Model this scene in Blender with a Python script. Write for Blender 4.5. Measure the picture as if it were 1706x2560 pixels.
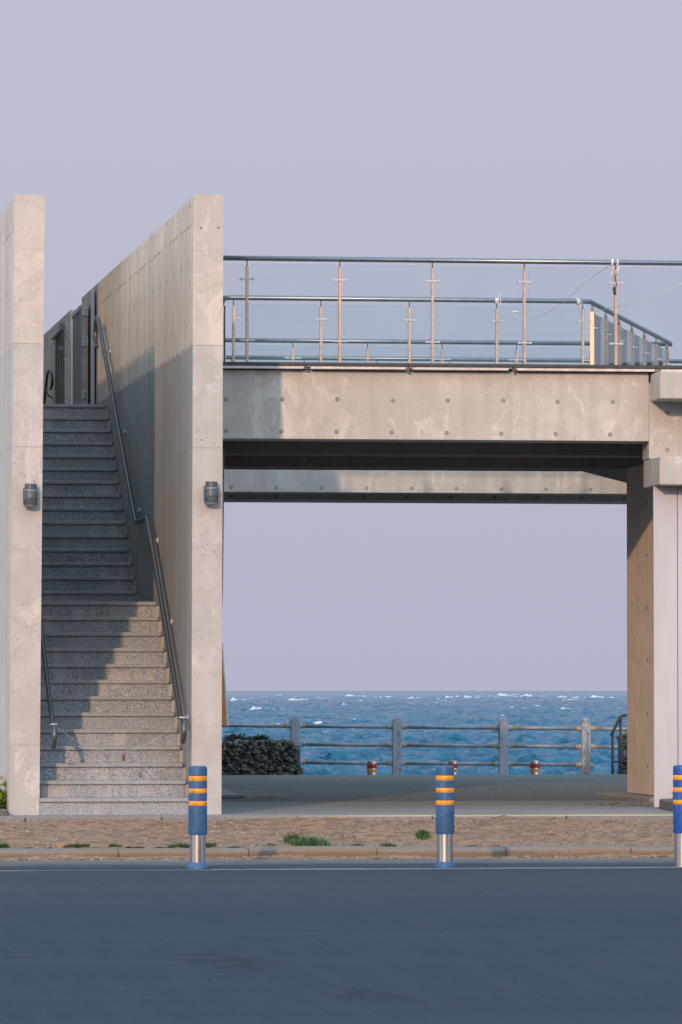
import bpy, math, random
import numpy as np
from mathutils import Vector, Matrix
from math import radians, sin, cos, pi

for o in list(bpy.data.objects):
    bpy.data.objects.remove(o)
scene = bpy.context.scene
COL = scene.collection

# ------------------------------------------------------------------ camera
# world: x along the footbridge, y along the stair walls (away from the road), z up from the pavement
CAM = Vector((-4.122, -42.823, 1.102))
cam_d = bpy.data.cameras.new('camera')
cam = bpy.data.objects.new('camera', cam_d)
COL.objects.link(cam)
cam.location = CAM
cam.rotation_euler = (radians(90 + 2.1127), 0, -radians(7.27))
cam_d.sensor_fit = 'VERTICAL'
cam_d.sensor_height = 36.0
cam_d.lens = 12090.0 / 2560.0 * 36.0
cam_d.clip_start = 0.5
cam_d.clip_end = 80000
scene.camera = cam

# ------------------------------------------------------------------ sun and sky
SUN_AZ, SUN_EL = radians(19.0), radians(14.7)      # travels to +y and a little to +x
sd = bpy.data.lights.new('sun', 'SUN')
sun = bpy.data.objects.new('sun', sd)
COL.objects.link(sun)
sd.energy = 2.7
sd.angle = radians(1.0)
sd.color = (1.0, 0.63, 0.38)
LDIR = Vector((sin(SUN_AZ) * cos(SUN_EL), cos(SUN_AZ) * cos(SUN_EL), -sin(SUN_EL)))
sun.rotation_euler = LDIR.to_track_quat('-Z', 'Y').to_euler()
sun.location = (-20, -60, 30)

w = bpy.data.worlds.new('World')
scene.world = w
w.use_nodes = True
nt = w.node_tree
nt.nodes.clear()
def wn(t, **k):
    n = nt.nodes.new(t)
    for a, v in k.items():
        setattr(n, a, v)
    return n
L = nt.links.new
out = wn('ShaderNodeOutputWorld')
bg = wn('ShaderNodeBackground')
L(bg.outputs[0], out.inputs[0])
tc = wn('ShaderNodeTexCoord')
sep = wn('ShaderNodeSeparateXYZ')
L(tc.outputs['Generated'], sep.inputs[0])
dot = wn('ShaderNodeVectorMath', operation='DOT_PRODUCT')
L(tc.outputs['Generated'], dot.inputs[0])
dot.inputs[1].default_value = (-sin(SUN_AZ), -cos(SUN_AZ), 0.0)
mr = wn('ShaderNodeMapRange', interpolation_type='SMOOTHSTEP')
L(dot.outputs['Value'], mr.inputs['Value'])
mr.inputs['From Min'].default_value = -0.45
mr.inputs['From Max'].default_value = 1.0
hz = wn('ShaderNodeMix', data_type='RGBA')
L(mr.outputs[0], hz.inputs[0])
hz.inputs[6].default_value = (0.522, 0.521, 0.632, 1)     # hazy sky opposite the sun
hz.inputs[7].default_value = (2.05, 2.05, 2.25, 1)     # bright haze round the sun
gr = wn('ShaderNodeMapRange')                           # a little dimmer down at the sea horizon
L(sep.outputs['Z'], gr.inputs['Value'])
gr.inputs['From Min'].default_value = 0.0
gr.inputs['From Max'].default_value = 0.13
gr.inputs['To Min'].default_value = 0.0
gr.inputs['To Max'].default_value = 1.0
hcol = wn('ShaderNodeMix', data_type='RGBA')
L(gr.outputs[0], hcol.inputs[0])
hcol.inputs[6].default_value = (0.865, 0.885, 0.935, 1)
hcol.inputs[7].default_value = (0.985, 1.0, 1.02, 1)
hm = wn('ShaderNodeMix', data_type='RGBA', blend_type='MULTIPLY')
hm.inputs[0].default_value = 1.0
L(hz.outputs[2], hm.inputs[6])
L(hcol.outputs[2], hm.inputs[7])
sky = wn('ShaderNodeTexSky', sky_type='NISHITA')
sky.sun_disc = False
sky.sun_elevation = SUN_EL
sky.sun_rotation = pi + SUN_AZ
sky.dust_density = 2.0
sky.air_density = 1.2
sk = wn('ShaderNodeVectorMath', operation='SCALE')
L(sky.outputs[0], sk.inputs[0])
sk.inputs['Scale'].default_value = 0.15
ev = wn('ShaderNodeMapRange', interpolation_type='SMOOTHSTEP')
L(sep.outputs['Z'], ev.inputs['Value'])
ev.inputs['From Min'].default_value = 0.18
ev.inputs['From Max'].default_value = 0.75
ev.inputs['To Max'].default_value = 0.8
fm = wn('ShaderNodeMix', data_type='RGBA')
L(ev.outputs[0], fm.inputs[0])
L(hm.outputs[2], fm.inputs[6])
zen = wn('ShaderNodeVectorMath', operation='ADD')        # bright hazy air overhead on top of the clear-sky blue
L(sk.outputs[0], zen.inputs[0])
zen.inputs[1].default_value = (0.55, 1.00, 1.27)
L(zen.outputs[0], fm.inputs[7])
L(fm.outputs[2], bg.inputs[0])
bg.inputs[1].default_value = 1.0

vs = scene.view_settings
vs.view_transform = 'Standard'
vs.look = 'None'
vs.exposure = 0.0
vs.gamma = 1.0
scene.cycles.max_bounces = 8
scene.cycles.transparent_max_bounces = 24
scene.cycles.sample_clamp_indirect = 4.0

rnd = random.Random(7)

# ------------------------------------------------------------------ mesh helper
class MB:
    def __init__(s):
        s.v, s.f, s.m = [], [], []
    def add(s, vs, fs, m=0):
        n = len(s.v)
        s.v += [tuple(p) for p in vs]
        for f in fs:
            s.f.append(tuple(n + i for i in f))
            s.m.append(m)
        return s
    def box(s, x0, x1, y0, y1, z0, z1, m=0):
        vs = [(x, y, z) for z in (z0, z1) for y in (y0, y1) for x in (x0, x1)]
        return s.add(vs, [(0, 2, 3, 1), (4, 5, 7, 6), (0, 1, 5, 4), (2, 6, 7, 3), (0, 4, 6, 2), (1, 3, 7, 5)], m)
    def prism_x(s, poly, x0, x1, m=0, skew=None):
        """poly in (y,z), extruded along x; skew(z) is added to x"""
        n = len(poly)
        sk = skew or (lambda z: 0.0)
        vs = [(x0 + sk(z), y, z) for y, z in poly] + [(x1 + sk(z), y, z) for y, z in poly]
        fs = [tuple(range(n - 1, -1, -1)), tuple(range(n, 2 * n))]
        fs += [(i, (i + 1) % n, n + (i + 1) % n, n + i) for i in range(n)]
        return s.add(vs, [tuple(reversed(f)) for f in fs], m)
    def prism_z(s, poly, z0, z1, m=0):
        n = len(poly)
        vs = [(x, y, z0) for x, y in poly] + [(x, y, z1) for x, y in poly]
        fs = [tuple(range(n - 1, -1, -1)), tuple(range(n, 2 * n))]
        fs += [(i, (i + 1) % n, n + (i + 1) % n, n + i) for i in range(n)]
        return s.add(vs, fs, m)
    def tube(s, pts, r, seg=12, m=0, cap=True, rs=None):
        pts = [Vector(p) for p in pts]
        n = len(pts)
        up = None
        rings = []
        for i, p in enumerate(pts):
            t = (pts[min(i + 1, n - 1)] - pts[max(i - 1, 0)]).normalized()
            if up is None:
                up = Vector((0, 0, 1)) if abs(t.z) < 0.9 else Vector((1, 0, 0))
            a = (up - t * up.dot(t)).normalized()
            up = a
            b = t.cross(a)
            rr = rs[i] if rs else r
            rings.append([p + (a * cos(2 * pi * k / seg) + b * sin(2 * pi * k / seg)) * rr for k in range(seg)])
        vs = [q for R in rings for q in R]
        fs = []
        for i in range(n - 1):
            for k in range(seg):
                k2 = (k + 1) % seg
                fs.append((i * seg + k, i * seg + k2, (i + 1) * seg + k2, (i + 1) * seg + k))
        if cap:
            fs.append(tuple(range(seg - 1, -1, -1)))
            fs.append(tuple((n - 1) * seg + k for k in range(seg)))
        return s.add(vs, fs, m)
    def lathe(s, prof, c=(0, 0, 0), seg=32, m=0):
        """prof: (r, z) from bottom to top"""
        vs, fs = [], []
        n = len(prof)
        for r, z in prof:
            for k in range(seg):
                a = 2 * pi * k / seg
                vs.append((c[0] + r * cos(a), c[1] + r * sin(a), c[2] + z))
        for i in range(n - 1):
            for k in range(seg):
                k2 = (k + 1) % seg
                fs.append((i * seg + k, i * seg + k2, (i + 1) * seg + k2, (i + 1) * seg + k))
        fs.append(tuple(range(seg - 1, -1, -1)))
        fs.append(tuple((n - 1) * seg + k for k in range(seg)))
        return s.add(vs, fs, m)
    def disc_y(s, x, y, z, r, m=0, seg=14):
        vs = [(x + r * cos(2 * pi * k / seg), y, z + r * sin(2 * pi * k / seg)) for k in range(seg)]
        return s.add(vs, [tuple(range(seg))], m)
    def tie_hole(s, x, y, z, r=0.021, md=1, mr=2):
        """a form-tie cup on a face looking to -y: pale rim ring, dark plug"""
        seg = 14
        R = lambda rr, yy: [(x + rr * cos(2 * pi * k / seg), yy, z + rr * sin(2 * pi * k / seg)) for k in range(seg)]
        vs = R(r, y) + R(r * 0.9, y - 0.003) + R(r * 0.62, y - 0.002)
        fs = [(i * seg + k, i * seg + (k + 1) % seg, (i + 1) * seg + (k + 1) % seg, (i + 1) * seg + k) for i in range(2) for k in range(seg)]
        s.add(vs, fs, md)
        s.add(R(r * 0.62, y - 0.002), [tuple(range(seg))], mr)
        return s
    def build(s, name, mats, parent=None, smooth=False, bevel=0, seg=1, autosm=None):
        me = bpy.data.meshes.new(name)
        off = parent_loc(parent) if parent else Vector((0, 0, 0))
        me.from_pydata([(a - off.x, b - off.y, c - off.z) for a, b, c in s.v], [], s.f)
        if not isinstance(mats, (list, tuple)):
            mats = [mats]
        for mm in mats:
            me.materials.append(mm)
        me.polygons.foreach_set('material_index', s.m)
        if smooth or autosm:
            me.polygons.foreach_set('use_smooth', [True] * len(me.polygons))
        if autosm:
            me.set_sharp_from_angle(angle=radians(autosm))
        me.update()
        o = bpy.data.objects.new(name, me)
        COL.objects.link(o)
        if parent:
            o.parent = parent
        if bevel:
            b = o.modifiers.new('bevel', 'BEVEL')
            b.width = bevel
            b.segments = seg
            b.limit_method = 'ANGLE'
            b.angle_limit = radians(40)
        return o

def parent_loc(o):
    p = Vector((0, 0, 0))
    while o:
        p += o.location
        o = o.parent
    return p

def tag(o, label=None, cat=None, group=None, kind=None):
    if label: o['label'] = label
    if cat: o['category'] = cat
    if group: o['group'] = group
    if kind: o['kind'] = kind
    return o

def thing(name, label, cat, loc=(0, 0, 0), group=None):
    o = bpy.data.objects.new(name, None)
    o.empty_display_size = 0.2
    COL.objects.link(o)
    o.location = loc
    return tag(o, label, cat, group)

def dup(root, loc, label, rotz=0.0):
    def cp(o, par):
        c = o.copy()
        COL.objects.link(c)
        c.parent = par
        for ch in list(o.children):
            cp(ch, c)
        return c
    r = cp(root, None)
    r.location = loc
    r.rotation_euler = (0, 0, rotz)
    r['label'] = label
    return r

# ------------------------------------------------------------------ materials
class NM:
    def __init__(s, name):
        s.m = bpy.data.materials.new(name)
        s.m.use_nodes = True
        s.t = s.m.node_tree
        s.t.nodes.clear()
        s.o = s.n('ShaderNodeOutputMaterial')
        s.p = s.n('ShaderNodeBsdfPrincipled')
        s.l(s.p.outputs[0], s.o.inputs[0])
        g = s.n('ShaderNodeNewGeometry')
        s.pos = g.outputs['Position']
    def n(s, t, **k):
        q = s.t.nodes.new(t)
        for a, v in k.items():
            setattr(q, a, v)
        return q
    def l(s, a, b):
        s.t.links.new(a, b)
    def vec(s, scale, off=(0, 0, 0), src=None):
        q = s.n('ShaderNodeMapping')
        q.inputs['Scale'].default_value = scale if isinstance(scale, (tuple, list)) else (scale,) * 3
        q.inputs['Location'].default_value = off
        s.l(src or s.pos, q.inputs[0])
        return q.outputs[0]
    def noise(s, scale, detail=4, rough=0.55, off=(0, 0, 0), dist=0.0, src=None):
        q = s.n('ShaderNodeTexNoise')
        q.inputs['Scale'].default_value = 1
        q.inputs['Detail'].default_value = detail
        q.inputs['Roughness'].default_value = rough
        q.inputs['Distortion'].default_value = dist
        s.l(s.vec(scale, off, src), q.inputs['Vector'])
        return q.outputs['Fac']
    def vor(s, scale, feature='F1', out='Distance'):
        q = s.n('ShaderNodeTexVoronoi', feature=feature)
        q.inputs['Scale'].default_value = 1
        s.l(s.vec(scale), q.inputs['Vector'])
        return q.outputs[out]
    def rng(s, v, a, b, c=0.0, d=1.0, smooth=True):
        q = s.n('ShaderNodeMapRange', interpolation_type='SMOOTHSTEP' if smooth else 'LINEAR')
        s.l(v, q.inputs[0])
        for i, x in zip((1, 2, 3, 4), (a, b, c, d)):
            q.inputs[i].default_value = x
        return q.outputs[0]
    def mix(s, f, a, b, mode='MIX'):
        q = s.n('ShaderNodeMix', data_type='RGBA', blend_type=mode)
        for i, x in ((0, f), (6, a), (7, b)):
            if isinstance(x, (int, float)):
                q.inputs[i].default_value = x
            elif isinstance(x, (tuple, list)):
                q.inputs[i].default_value = tuple(x) + (1,) if len(x) == 3 else x
            else:
                s.l(x, q.inputs[i])
        return q.outputs[2]
    def math(s, op, a, b=None, c=None):
        q = s.n('ShaderNodeMath', operation=op)
        for i, x in enumerate((a, b, c)):
            if x is None:
                continue
            if isinstance(x, (int, float)):
                q.inputs[i].default_value = x
            else:
                s.l(x, q.inputs[i])
        return q.outputs[0]
    def xyz(s, src=None):
        q = s.n('ShaderNodeSeparateXYZ')
        s.l(src or s.pos, q.inputs[0])
        return q.outputs
    def bump(s, h, strength=0.3, dist=0.01):
        q = s.n('ShaderNodeBump')
        q.inputs['Strength'].default_value = strength
        q.inputs['Distance'].default_value = dist
        s.l(h, q.inputs['Height'])
        s.l(q.outputs[0], s.p.inputs['Normal'])
    def set(s, col=None, rough=None, metal=None, spec=None):
        for nme, x in (('Base Color', col), ('Roughness', rough), ('Metallic', metal), ('Specular IOR Level', spec)):
            if x is None:
                continue
            if isinstance(x, (int, float)):
                s.p.inputs[nme].default_value = x
            elif isinstance(x, (tuple, list)):
                s.p.inputs[nme].default_value = tuple(x) + (1,)
            else:
                s.l(x, s.p.inputs[nme])
        return s.m

def simple(name, col, rough=0.6, metal=0.0, var=0.12, scale=14, bump=0.0, spec=0.5):
    k = NM(name)
    n = k.noise(scale, 5)
    c = k.mix(k.rng(n, 0.3, 0.7), tuple(x * (1 - var) for x in col), tuple(min(1, x * (1 + var)) for x in col))
    if bump:
        k.bump(n, bump, 0.004)
    return k.set(c, k.rng(n, 0.3, 0.7, rough * 0.85, min(1, rough * 1.15)), metal, spec)

def concrete(name, base=(0.50, 0.465, 0.435), lines=(), joint=None, streak=0.0, efflo=0.3, slope=0.0, jcol=(0.86, 0.895, 0.95), amp=0.16, pits=0.7):
    k = NM(name)
    x, y, z = k.xyz()
    big = k.noise(0.9, 6, 0.6, dist=0.6)
    mid = k.noise(4.5, 6, 0.62, dist=0.4)
    fine = k.noise(38, 4, 0.6)
    c = k.mix(k.rng(big, 0.32, 0.68), tuple(b * f for b, f in zip(base, (0.86, 0.87, 0.885))), tuple(b * 1.07 for b in base))
    c = k.mix(k.math('MULTIPLY', k.rng(mid, 0.45, 0.60), 0.75), c, tuple(b * f for b, f in zip(base, (0.87, 0.865, 0.86))))
    # pale efflorescence patches with crisp edges
    eff = k.noise((3.4, 3.4, 1.9), 8, 0.66, off=(3, 8, 1), dist=1.2)
    c = k.mix(k.math('MULTIPLY', k.rng(eff, 0.56, 0.62), efflo), c, tuple(min(1, b * 1.22) for b in base))
    # soft rain streaks
    st = k.noise((7.0, 7.0, 0.28), 5, 0.6, off=(1, 2, 5))
    c = k.mix(k.math('MULTIPLY', k.rng(st, 0.42, 0.66), 0.22 + streak), c, tuple(b * f for b, f in zip(base, (0.68, 0.66, 0.65))))
    if streak:
        st2 = k.noise((2.3, 2.3, 0.06), 4, 0.6, off=(7, 2, 5))
        c = k.mix(k.math('MULTIPLY', k.rng(st2, 0.45, 0.62), streak * 1.2), c, tuple(b * f for b, f in zip(base, (0.62, 0.60, 0.58))))
        st3 = k.noise((16.0, 16.0, 0.22), 3, 0.6, off=(17, 2, 5))
        c = k.mix(k.math('MULTIPLY', k.rng(st3, 0.60, 0.70), streak * 0.9), c, tuple(min(1, b * 1.15) for b in base))
    zz = z
    if slope:
        zz = k.math('SUBTRACT', z, k.math('MULTIPLY', y, slope))
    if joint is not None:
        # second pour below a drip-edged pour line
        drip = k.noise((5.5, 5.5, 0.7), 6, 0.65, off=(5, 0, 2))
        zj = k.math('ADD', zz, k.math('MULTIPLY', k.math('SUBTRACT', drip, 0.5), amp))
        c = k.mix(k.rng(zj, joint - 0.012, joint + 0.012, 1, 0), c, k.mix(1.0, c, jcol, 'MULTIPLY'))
    for zl, wd, dk in lines:
        dash = k.rng(k.noise((3.0, 3.0, 0.4), 3, 0.7, off=(zl, 3, 1)), 0.38, 0.55)
        d = k.math('ABSOLUTE', k.math('SUBTRACT', zz, zl))
        f = k.math('MULTIPLY', k.rng(d, wd * 0.5, wd, 1, 0), k.math('MULTIPLY', dash, dk))
        c = k.mix(f, c, tuple(b * 0.38 for b in base))
    # pores and pits
    pit = k.vor(24, out='Distance')
    pmask = k.rng(k.noise(2.2, 3, off=(9, 1, 4)), 0.46, 0.60)
    pf = k.math('MULTIPLY', k.rng(pit, 0.10, 0.20, 1, 0), pmask)
    c = k.mix(k.math('MULTIPLY', pf, pits), c, tuple(b * 0.42 for b in base))
    c = k.mix(k.math('MULTIPLY', k.rng(fine, 0.35, 0.65), 0.22), c, tuple(b * 0.75 for b in base))
    h = k.math('ADD', k.math('MULTIPLY', mid, 0.6), k.math('MULTIPLY', fine, 0.35))
    h = k.math('SUBTRACT', h, k.math('MULTIPLY', pf, 0.6))
    k.bump(h, 0.35, 0.012)
    return k.set(c, 0.85, 0.0, 0.25)

M = {}
M['wall'] = concrete('wall_concrete', base=(0.655, 0.585, 0.515), lines=((5.262, 0.011, 0.85), (3.26, 0.006, 0.5), (2.35, 0.005, 0.35)), joint=4.175, streak=0.26, efflo=0.30, slope=0.0125, jcol=(0.49, 0.58, 0.68), amp=0.24)
M['wall_outer'] = concrete('outer_wall_concrete', base=(0.66, 0.59, 0.52), lines=((5.20, 0.011, 0.85), (3.26, 0.006, 0.5)), joint=4.175, streak=0.2, efflo=0.3, slope=0.0125)
M['front'] = concrete('pillar_face_concrete', lines=((4.175, 0.007, 0.6), (3.26, 0.006, 0.55), (2.35, 0.005, 0.4), (0.62, 0.006, 0.4), (5.02, 0.004, 0.4)), joint=4.175, streak=0.0, efflo=0.75, amp=0.03, pits=0.9)
M['beam'] = concrete('beam_concrete', base=(0.48, 0.455, 0.43), streak=0.13, efflo=0.75)
M['pier'] = concrete('pier_concrete', base=(0.80, 0.675, 0.56), streak=0.0, efflo=0.08)
M['shade_concrete'] = concrete('shade_darkened_concrete', base=(0.22, 0.215, 0.21), streak=0.05, efflo=0.1)  # beam concrete darkened, deep shade under the deck put into its colour
M['tie'] = simple('tie_rim', (0.17, 0.165, 0.16), 0.9)
M['hole_shade'] = simple('tie_hole_shade', (0.26, 0.25, 0.24), 0.9)
M['rust'] = simple('rust', (0.13, 0.05, 0.028), 0.9, var=0.3, scale=60)
M['steel'] = simple('blue_grey_steel', (0.20, 0.225, 0.26), 0.36, 0.85, 0.08, 20)
M['rail_steel'] = simple('satin_handrail_steel', (0.105, 0.115, 0.125), 0.42, 0.7, 0.12, 30)
M['post'] = simple('post_steel', (0.46, 0.355, 0.29), 0.40, 0.6, 0.10, 25)
M['bright'] = simple('bright_steel', (0.72, 0.70, 0.69), 0.22, 1.0, 0.06, 40)
M['dark'] = simple('dark_steel', (0.045, 0.05, 0.055), 0.5, 0.4, 0.2, 20)
M['flash'] = simple('pale_flashing', (0.55, 0.52, 0.51), 0.5, 0.3, 0.15, 12)
M['galv'] = simple('galvanised_steel', (0.40, 0.42, 0.45), 0.5, 0.6, 0.15, 9)
M['gate'] = simple('gate_sheet', (0.12, 0.16, 0.19), 0.55, 0.2, 0.2, 6)
M['gatelight'] = simple('worn_steel_grate', (0.21, 0.22, 0.23), 0.6, 0.2, 0.3, 12)
M['stile'] = simple('worn_gate_stile', (0.27, 0.25, 0.24), 0.55, 0.3, 0.2, 10)
M['corr'] = simple('brown_corrugated', (0.105, 0.10, 0.080), 0.6, 0.1, 0.2, 9)
M['lamp'] = simple('lamp_grey_paint', (0.060, 0.078, 0.100), 0.45, 0.1, 0.14, 25)
M['lampring'] = simple('lamp_edge', (0.17, 0.19, 0.21), 0.4, 0.3, 0.1, 25)
M['string'] = simple('string', (0.55, 0.53, 0.52), 0.8)
M['cloth'] = simple('tied_cloth', (0.62, 0.60, 0.62), 0.9, bump=0.4)
M['blackbit'] = simple('black_plastic', (0.03, 0.03, 0.035), 0.6)

def mk_brushed():
    k = NM('brushed_steel')
    n = k.noise((60, 60, 1.5), 3)
    m = k.noise((3, 3, 9), 4)
    c = k.mix(k.rng(n, 0.3, 0.7), (0.40, 0.39, 0.385), (0.54, 0.52, 0.51))
    c = k.mix(k.math('MULTIPLY', k.rng(m, 0.5, 0.75), 0.4), c, (0.25, 0.23, 0.21))
    return k.set(c, k.rng(n, 0.2, 0.8, 0.24, 0.36), 1.0)
M['brushed'] = mk_brushed()

def mk_blue(name, a, b):
    k = NM(name)
    n = k.noise(10, 6, 0.65)
    s = k.noise((40, 40, 12), 4, 0.7, off=(2, 5, 1))
    c = k.mix(k.rng(n, 0.35, 0.7), a, b)
    c = k.mix(k.math('MULTIPLY', k.rng(s, 0.56, 0.70), 0.45), c, (0.17, 0.21, 0.27))
    d = k.noise(5, 5, 0.7, off=(4, 4, 9))
    c = k.mix(k.math('MULTIPLY', k.rng(d, 0.5, 0.75), 0.3), c, (0.10, 0.12, 0.15))
    k.bump(n, 0.1, 0.004)
    return k.set(c, k.rng(d, 0.3, 0.7, 0.42, 0.65), 0.0, 0.4)
M['blue'] = mk_blue('faded_blue_rubber', (0.018, 0.076, 0.190), (0.036, 0.112, 0.240))
M['blue2'] = mk_blue('strong_blue_rubber', (0.004, 0.060, 0.27), (0.008, 0.080, 0.33))
M['orange'] = simple('orange_reflector', (0.68, 0.275, 0.012), 0.45, 0.0, 0.22, 24)
M['yellow'] = simple('yellow_collar', (0.50, 0.25, 0.05), 0.6, 0, 0.3, 40)
M['red'] = simple('red_reflector', (0.42, 0.03, 0.02), 0.4, 0, 0.15, 40)

def mk_granite(name, dark, light, stain=0.0):
    k = NM(name)
    a = k.noise(92, 2, 0.5)
    b = k.noise(210, 2, 0.6, off=(3, 1, 7))
    v = k.vor(150, out='Color')
    c = k.mix(k.rng(a, 0.42, 0.58), dark, light)
    c = k.mix(k.math('MULTIPLY', k.rng(b, 0.55, 0.62), 0.65), c, tuple(x * 0.35 for x in dark))
    c = k.mix(0.22, c, v, 'SOFT_LIGHT')
    big = k.noise(1.6, 5, 0.6)
    c = k.mix(k.math('MULTIPLY', k.rng(big, 0.42, 0.65), 0.35), c, tuple(x * 0.8 for x in dark))
    if stain:
        x, y, z = k.xyz()
        st = k.noise((9, 2, 0.9), 4, 0.6, off=(1, 0, 8))
        pat = k.noise((1.1, 1.6, 2.2), 3, 0.5, off=(0.4, 3, 2))
        f = k.math('MULTIPLY', k.rng(st, 0.44, 0.60), k.rng(pat, 0.50, 0.60))
        c = k.mix(k.math('MULTIPLY', f, stain), c, (0.42, 0.37, 0.37))
    k.bump(a, 0.08, 0.002)
    return k.set(c, 0.62, 0.0, 0.4)
M['riser'] = mk_granite('speckled_granite', (0.160, 0.178, 0.205), (0.36, 0.385, 0.415), 0.5)
M['nosing'] = mk_granite('granite_nosing', (0.225, 0.240, 0.260), (0.315, 0.330, 0.350), 0.35)
M['darkstone'] = simple('dark_stone', (0.115, 0.112, 0.110), 0.9, 0, 0.35, 22, 0.4)
M['seam'] = simple('dark_seam', (0.07, 0.07, 0.07), 0.95)

def mk_glass():
    k = NM('balustrade_glass')
    k.t.nodes.remove(k.p)
    tr = k.n('ShaderNodeBsdfTransparent')
    tr.inputs[0].default_value = (0.953, 0.982, 0.988, 1)
    gl = k.n('ShaderNodeBsdfGlossy')
    gl.inputs['Roughness'].default_value = 0.02
    gl.inputs[0].default_value = (0.9, 0.95, 1, 1)
    df = k.n('ShaderNodeBsdfDiffuse')
    df.inputs[0].default_value = (0.50, 0.62, 0.70, 1)
    fr = k.n('ShaderNodeFresnel')
    fr.inputs[0].default_value = 1.35
    m1 = k.n('ShaderNodeMixShader')
    dust = k.noise((3, 3, 1.5), 5, 0.6)
    k.l(k.rng(dust, 0.3, 0.8, 0.006, 0.022), m1.inputs[0])
    k.l(tr.outputs[0], m1.inputs[1])
    k.l(df.outputs[0], m1.inputs[2])
    m2 = k.n('ShaderNodeMixShader')
    k.l(fr.outputs[0], m2.inputs[0])
    k.l(m1.outputs[0], m2.inputs[1])
    k.l(gl.outputs[0], m2.inputs[2])
    k.l(m2.outputs[0], k.o.inputs[0])
    return k.m
M['glass'] = mk_glass()
def mk_glass_edge():
    k = NM('glass_edge')
    return k.set((0.16, 0.24, 0.27), 0.15, 0.0, 0.6)
M['gedge'] = mk_glass_edge()

def mk_asphalt():
    k = NM('asphalt')
    x, y, z = k.xyz()
    a = k.noise(55, 3, 0.7)
    b = k.noise((0.5, 1.2, 1), 6, 0.6, dist=0.5)
    tr = k.noise((0.12, 1.6, 1), 4, 0.5, off=(2, 9, 0))
    c = k.mix(k.rng(a, 0.3, 0.7), (0.032, 0.040, 0.057), (0.056, 0.062, 0.082))
    c = k.mix(k.math('MULTIPLY', k.rng(b, 0.4, 0.7), 0.30), c, (0.038, 0.045, 0.062))
    c = k.mix(k.math('MULTIPLY', k.rng(tr, 0.5, 0.7), 0.12), c, (0.085, 0.092, 0.11))
    g2 = k.noise((14, 0.55, 1), 5, 0.7, off=(3, 3, 0))
    c = k.mix(k.math('MULTIPLY', k.rng(g2, 0.40, 0.62), 0.13), c, (0.085, 0.085, 0.095))
    chips = k.vor(7.0)
    c = k.mix(k.rng(chips, 0.035, 0.05, 0.6, 0), c, (0.30, 0.30, 0.31))
    b2 = k.noise((0.25, 5.0, 1), 4, 0.6, off=(6, 1, 0))
    c = k.mix(k.math('MULTIPLY', k.math('MULTIPLY', k.rng(b2, 0.52, 0.68), k.rng(y, -13.0, -9.0)), 0.28), c, (0.030, 0.034, 0.044))
    cr = k.vor((0.22, 0.16, 1.0), 'DISTANCE_TO_EDGE')
    crd = k.math('ADD', cr, k.math('MULTIPLY', k.math('SUBTRACT', k.noise(1.6, 5, 0.7), 0.5), 0.05))
    c = k.mix(k.math('MULTIPLY', k.rng(k.math('ABSOLUTE', crd), 0.0, 0.006, 1, 0), k.rng(k.noise(0.25, 2, off=(8, 2, 0)), 0.5, 0.6, 0, 0.6)), c, (0.022, 0.025, 0.032))
    # dust washed up against the kerb
    du = k.math('ADD', y, k.math('MULTIPLY', k.math('SUBTRACT', k.noise((0.8, 1.2, 1), 6, 0.65), 0.5), 1.3))
    c = k.mix(k.math('MULTIPLY', k.rng(du, -7.0, -6.3), 0.75), c, (0.17, 0.155, 0.160))
    c = k.mix(k.math('MULTIPLY', k.rng(du, -6.05, -5.6), 0.8), c, (0.27, 0.20, 0.15))
    k.bump(a, 0.5, 0.006)
    return k.set(c, 0.9, 0.0, 0.12)
M['asphalt'] = mk_asphalt()

def mk_line():
    k = NM('road_paint')
    n = k.noise((1.2, 9, 1), 6, 0.7)
    n2 = k.noise(30, 4, 0.7)
    x, y, z = k.xyz()
    c = k.mix(k.rng(x, -2.2, 0.2), (0.66, 0.57, 0.44), (0.55, 0.55, 0.56))
    c = k.mix(k.math('MULTIPLY', k.rng(n, 0.45, 0.58), 0.75), c, (0.12, 0.13, 0.15))
    c = k.mix(k.math('MULTIPLY', k.rng(n2, 0.5, 0.65), 0.5), c, (0.15, 0.16, 0.18))
    return k.set(c, 0.7)
M['line'] = mk_line()

def mk_kerb():
    k = NM('kerb_concrete')
    x, y, z = k.xyz()
    n = k.noise((0.9, 3, 6), 6, 0.65)
    f = k.noise(40, 4, 0.65)
    c = k.mix(k.rng(f, 0.3, 0.7), (0.150, 0.137, 0.130), (0.215, 0.197, 0.184))
    c = k.mix(k.math('MULTIPLY', k.rng(n, 0.38, 0.60), 0.75), c, (0.205, 0.132, 0.084))
    so = k.math('ADD', z, k.math('MULTIPLY', k.math('SUBTRACT', k.noise((1.1, 2, 3), 5, 0.6), 0.5), 0.09))
    c = k.mix(k.math('MULTIPLY', k.rng(so, -0.180, -0.140, 1, 0), 0.95), c, (0.14, 0.095, 0.06))
    k.bump(f, 0.4, 0.006)
    return k.set(c, 0.9)
M['kerb'] = mk_kerb()

def mk_edge():
    k = NM('edging_stone')
    x, y, z = k.xyz()
    n = k.noise((0.7, 3, 6), 5, 0.6)
    f = k.noise(40, 4, 0.65)
    c = k.mix(k.rng(f, 0.3, 0.7), (0.155, 0.148, 0.145), (0.22, 0.21, 0.205))
    yf = k.math('MULTIPLY', k.rng(x, 0.4, 2.0), k.rng(z, -0.014, -0.004))
    c = k.mix(k.math('MULTIPLY', yf, k.rng(n, 0.25, 0.55, 0.55, 1.0)), c, (0.50, 0.37, 0.22))
    k.bump(f, 0.4, 0.006)
    return k.set(c, 0.9)
M['edge'] = mk_edge()

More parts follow.
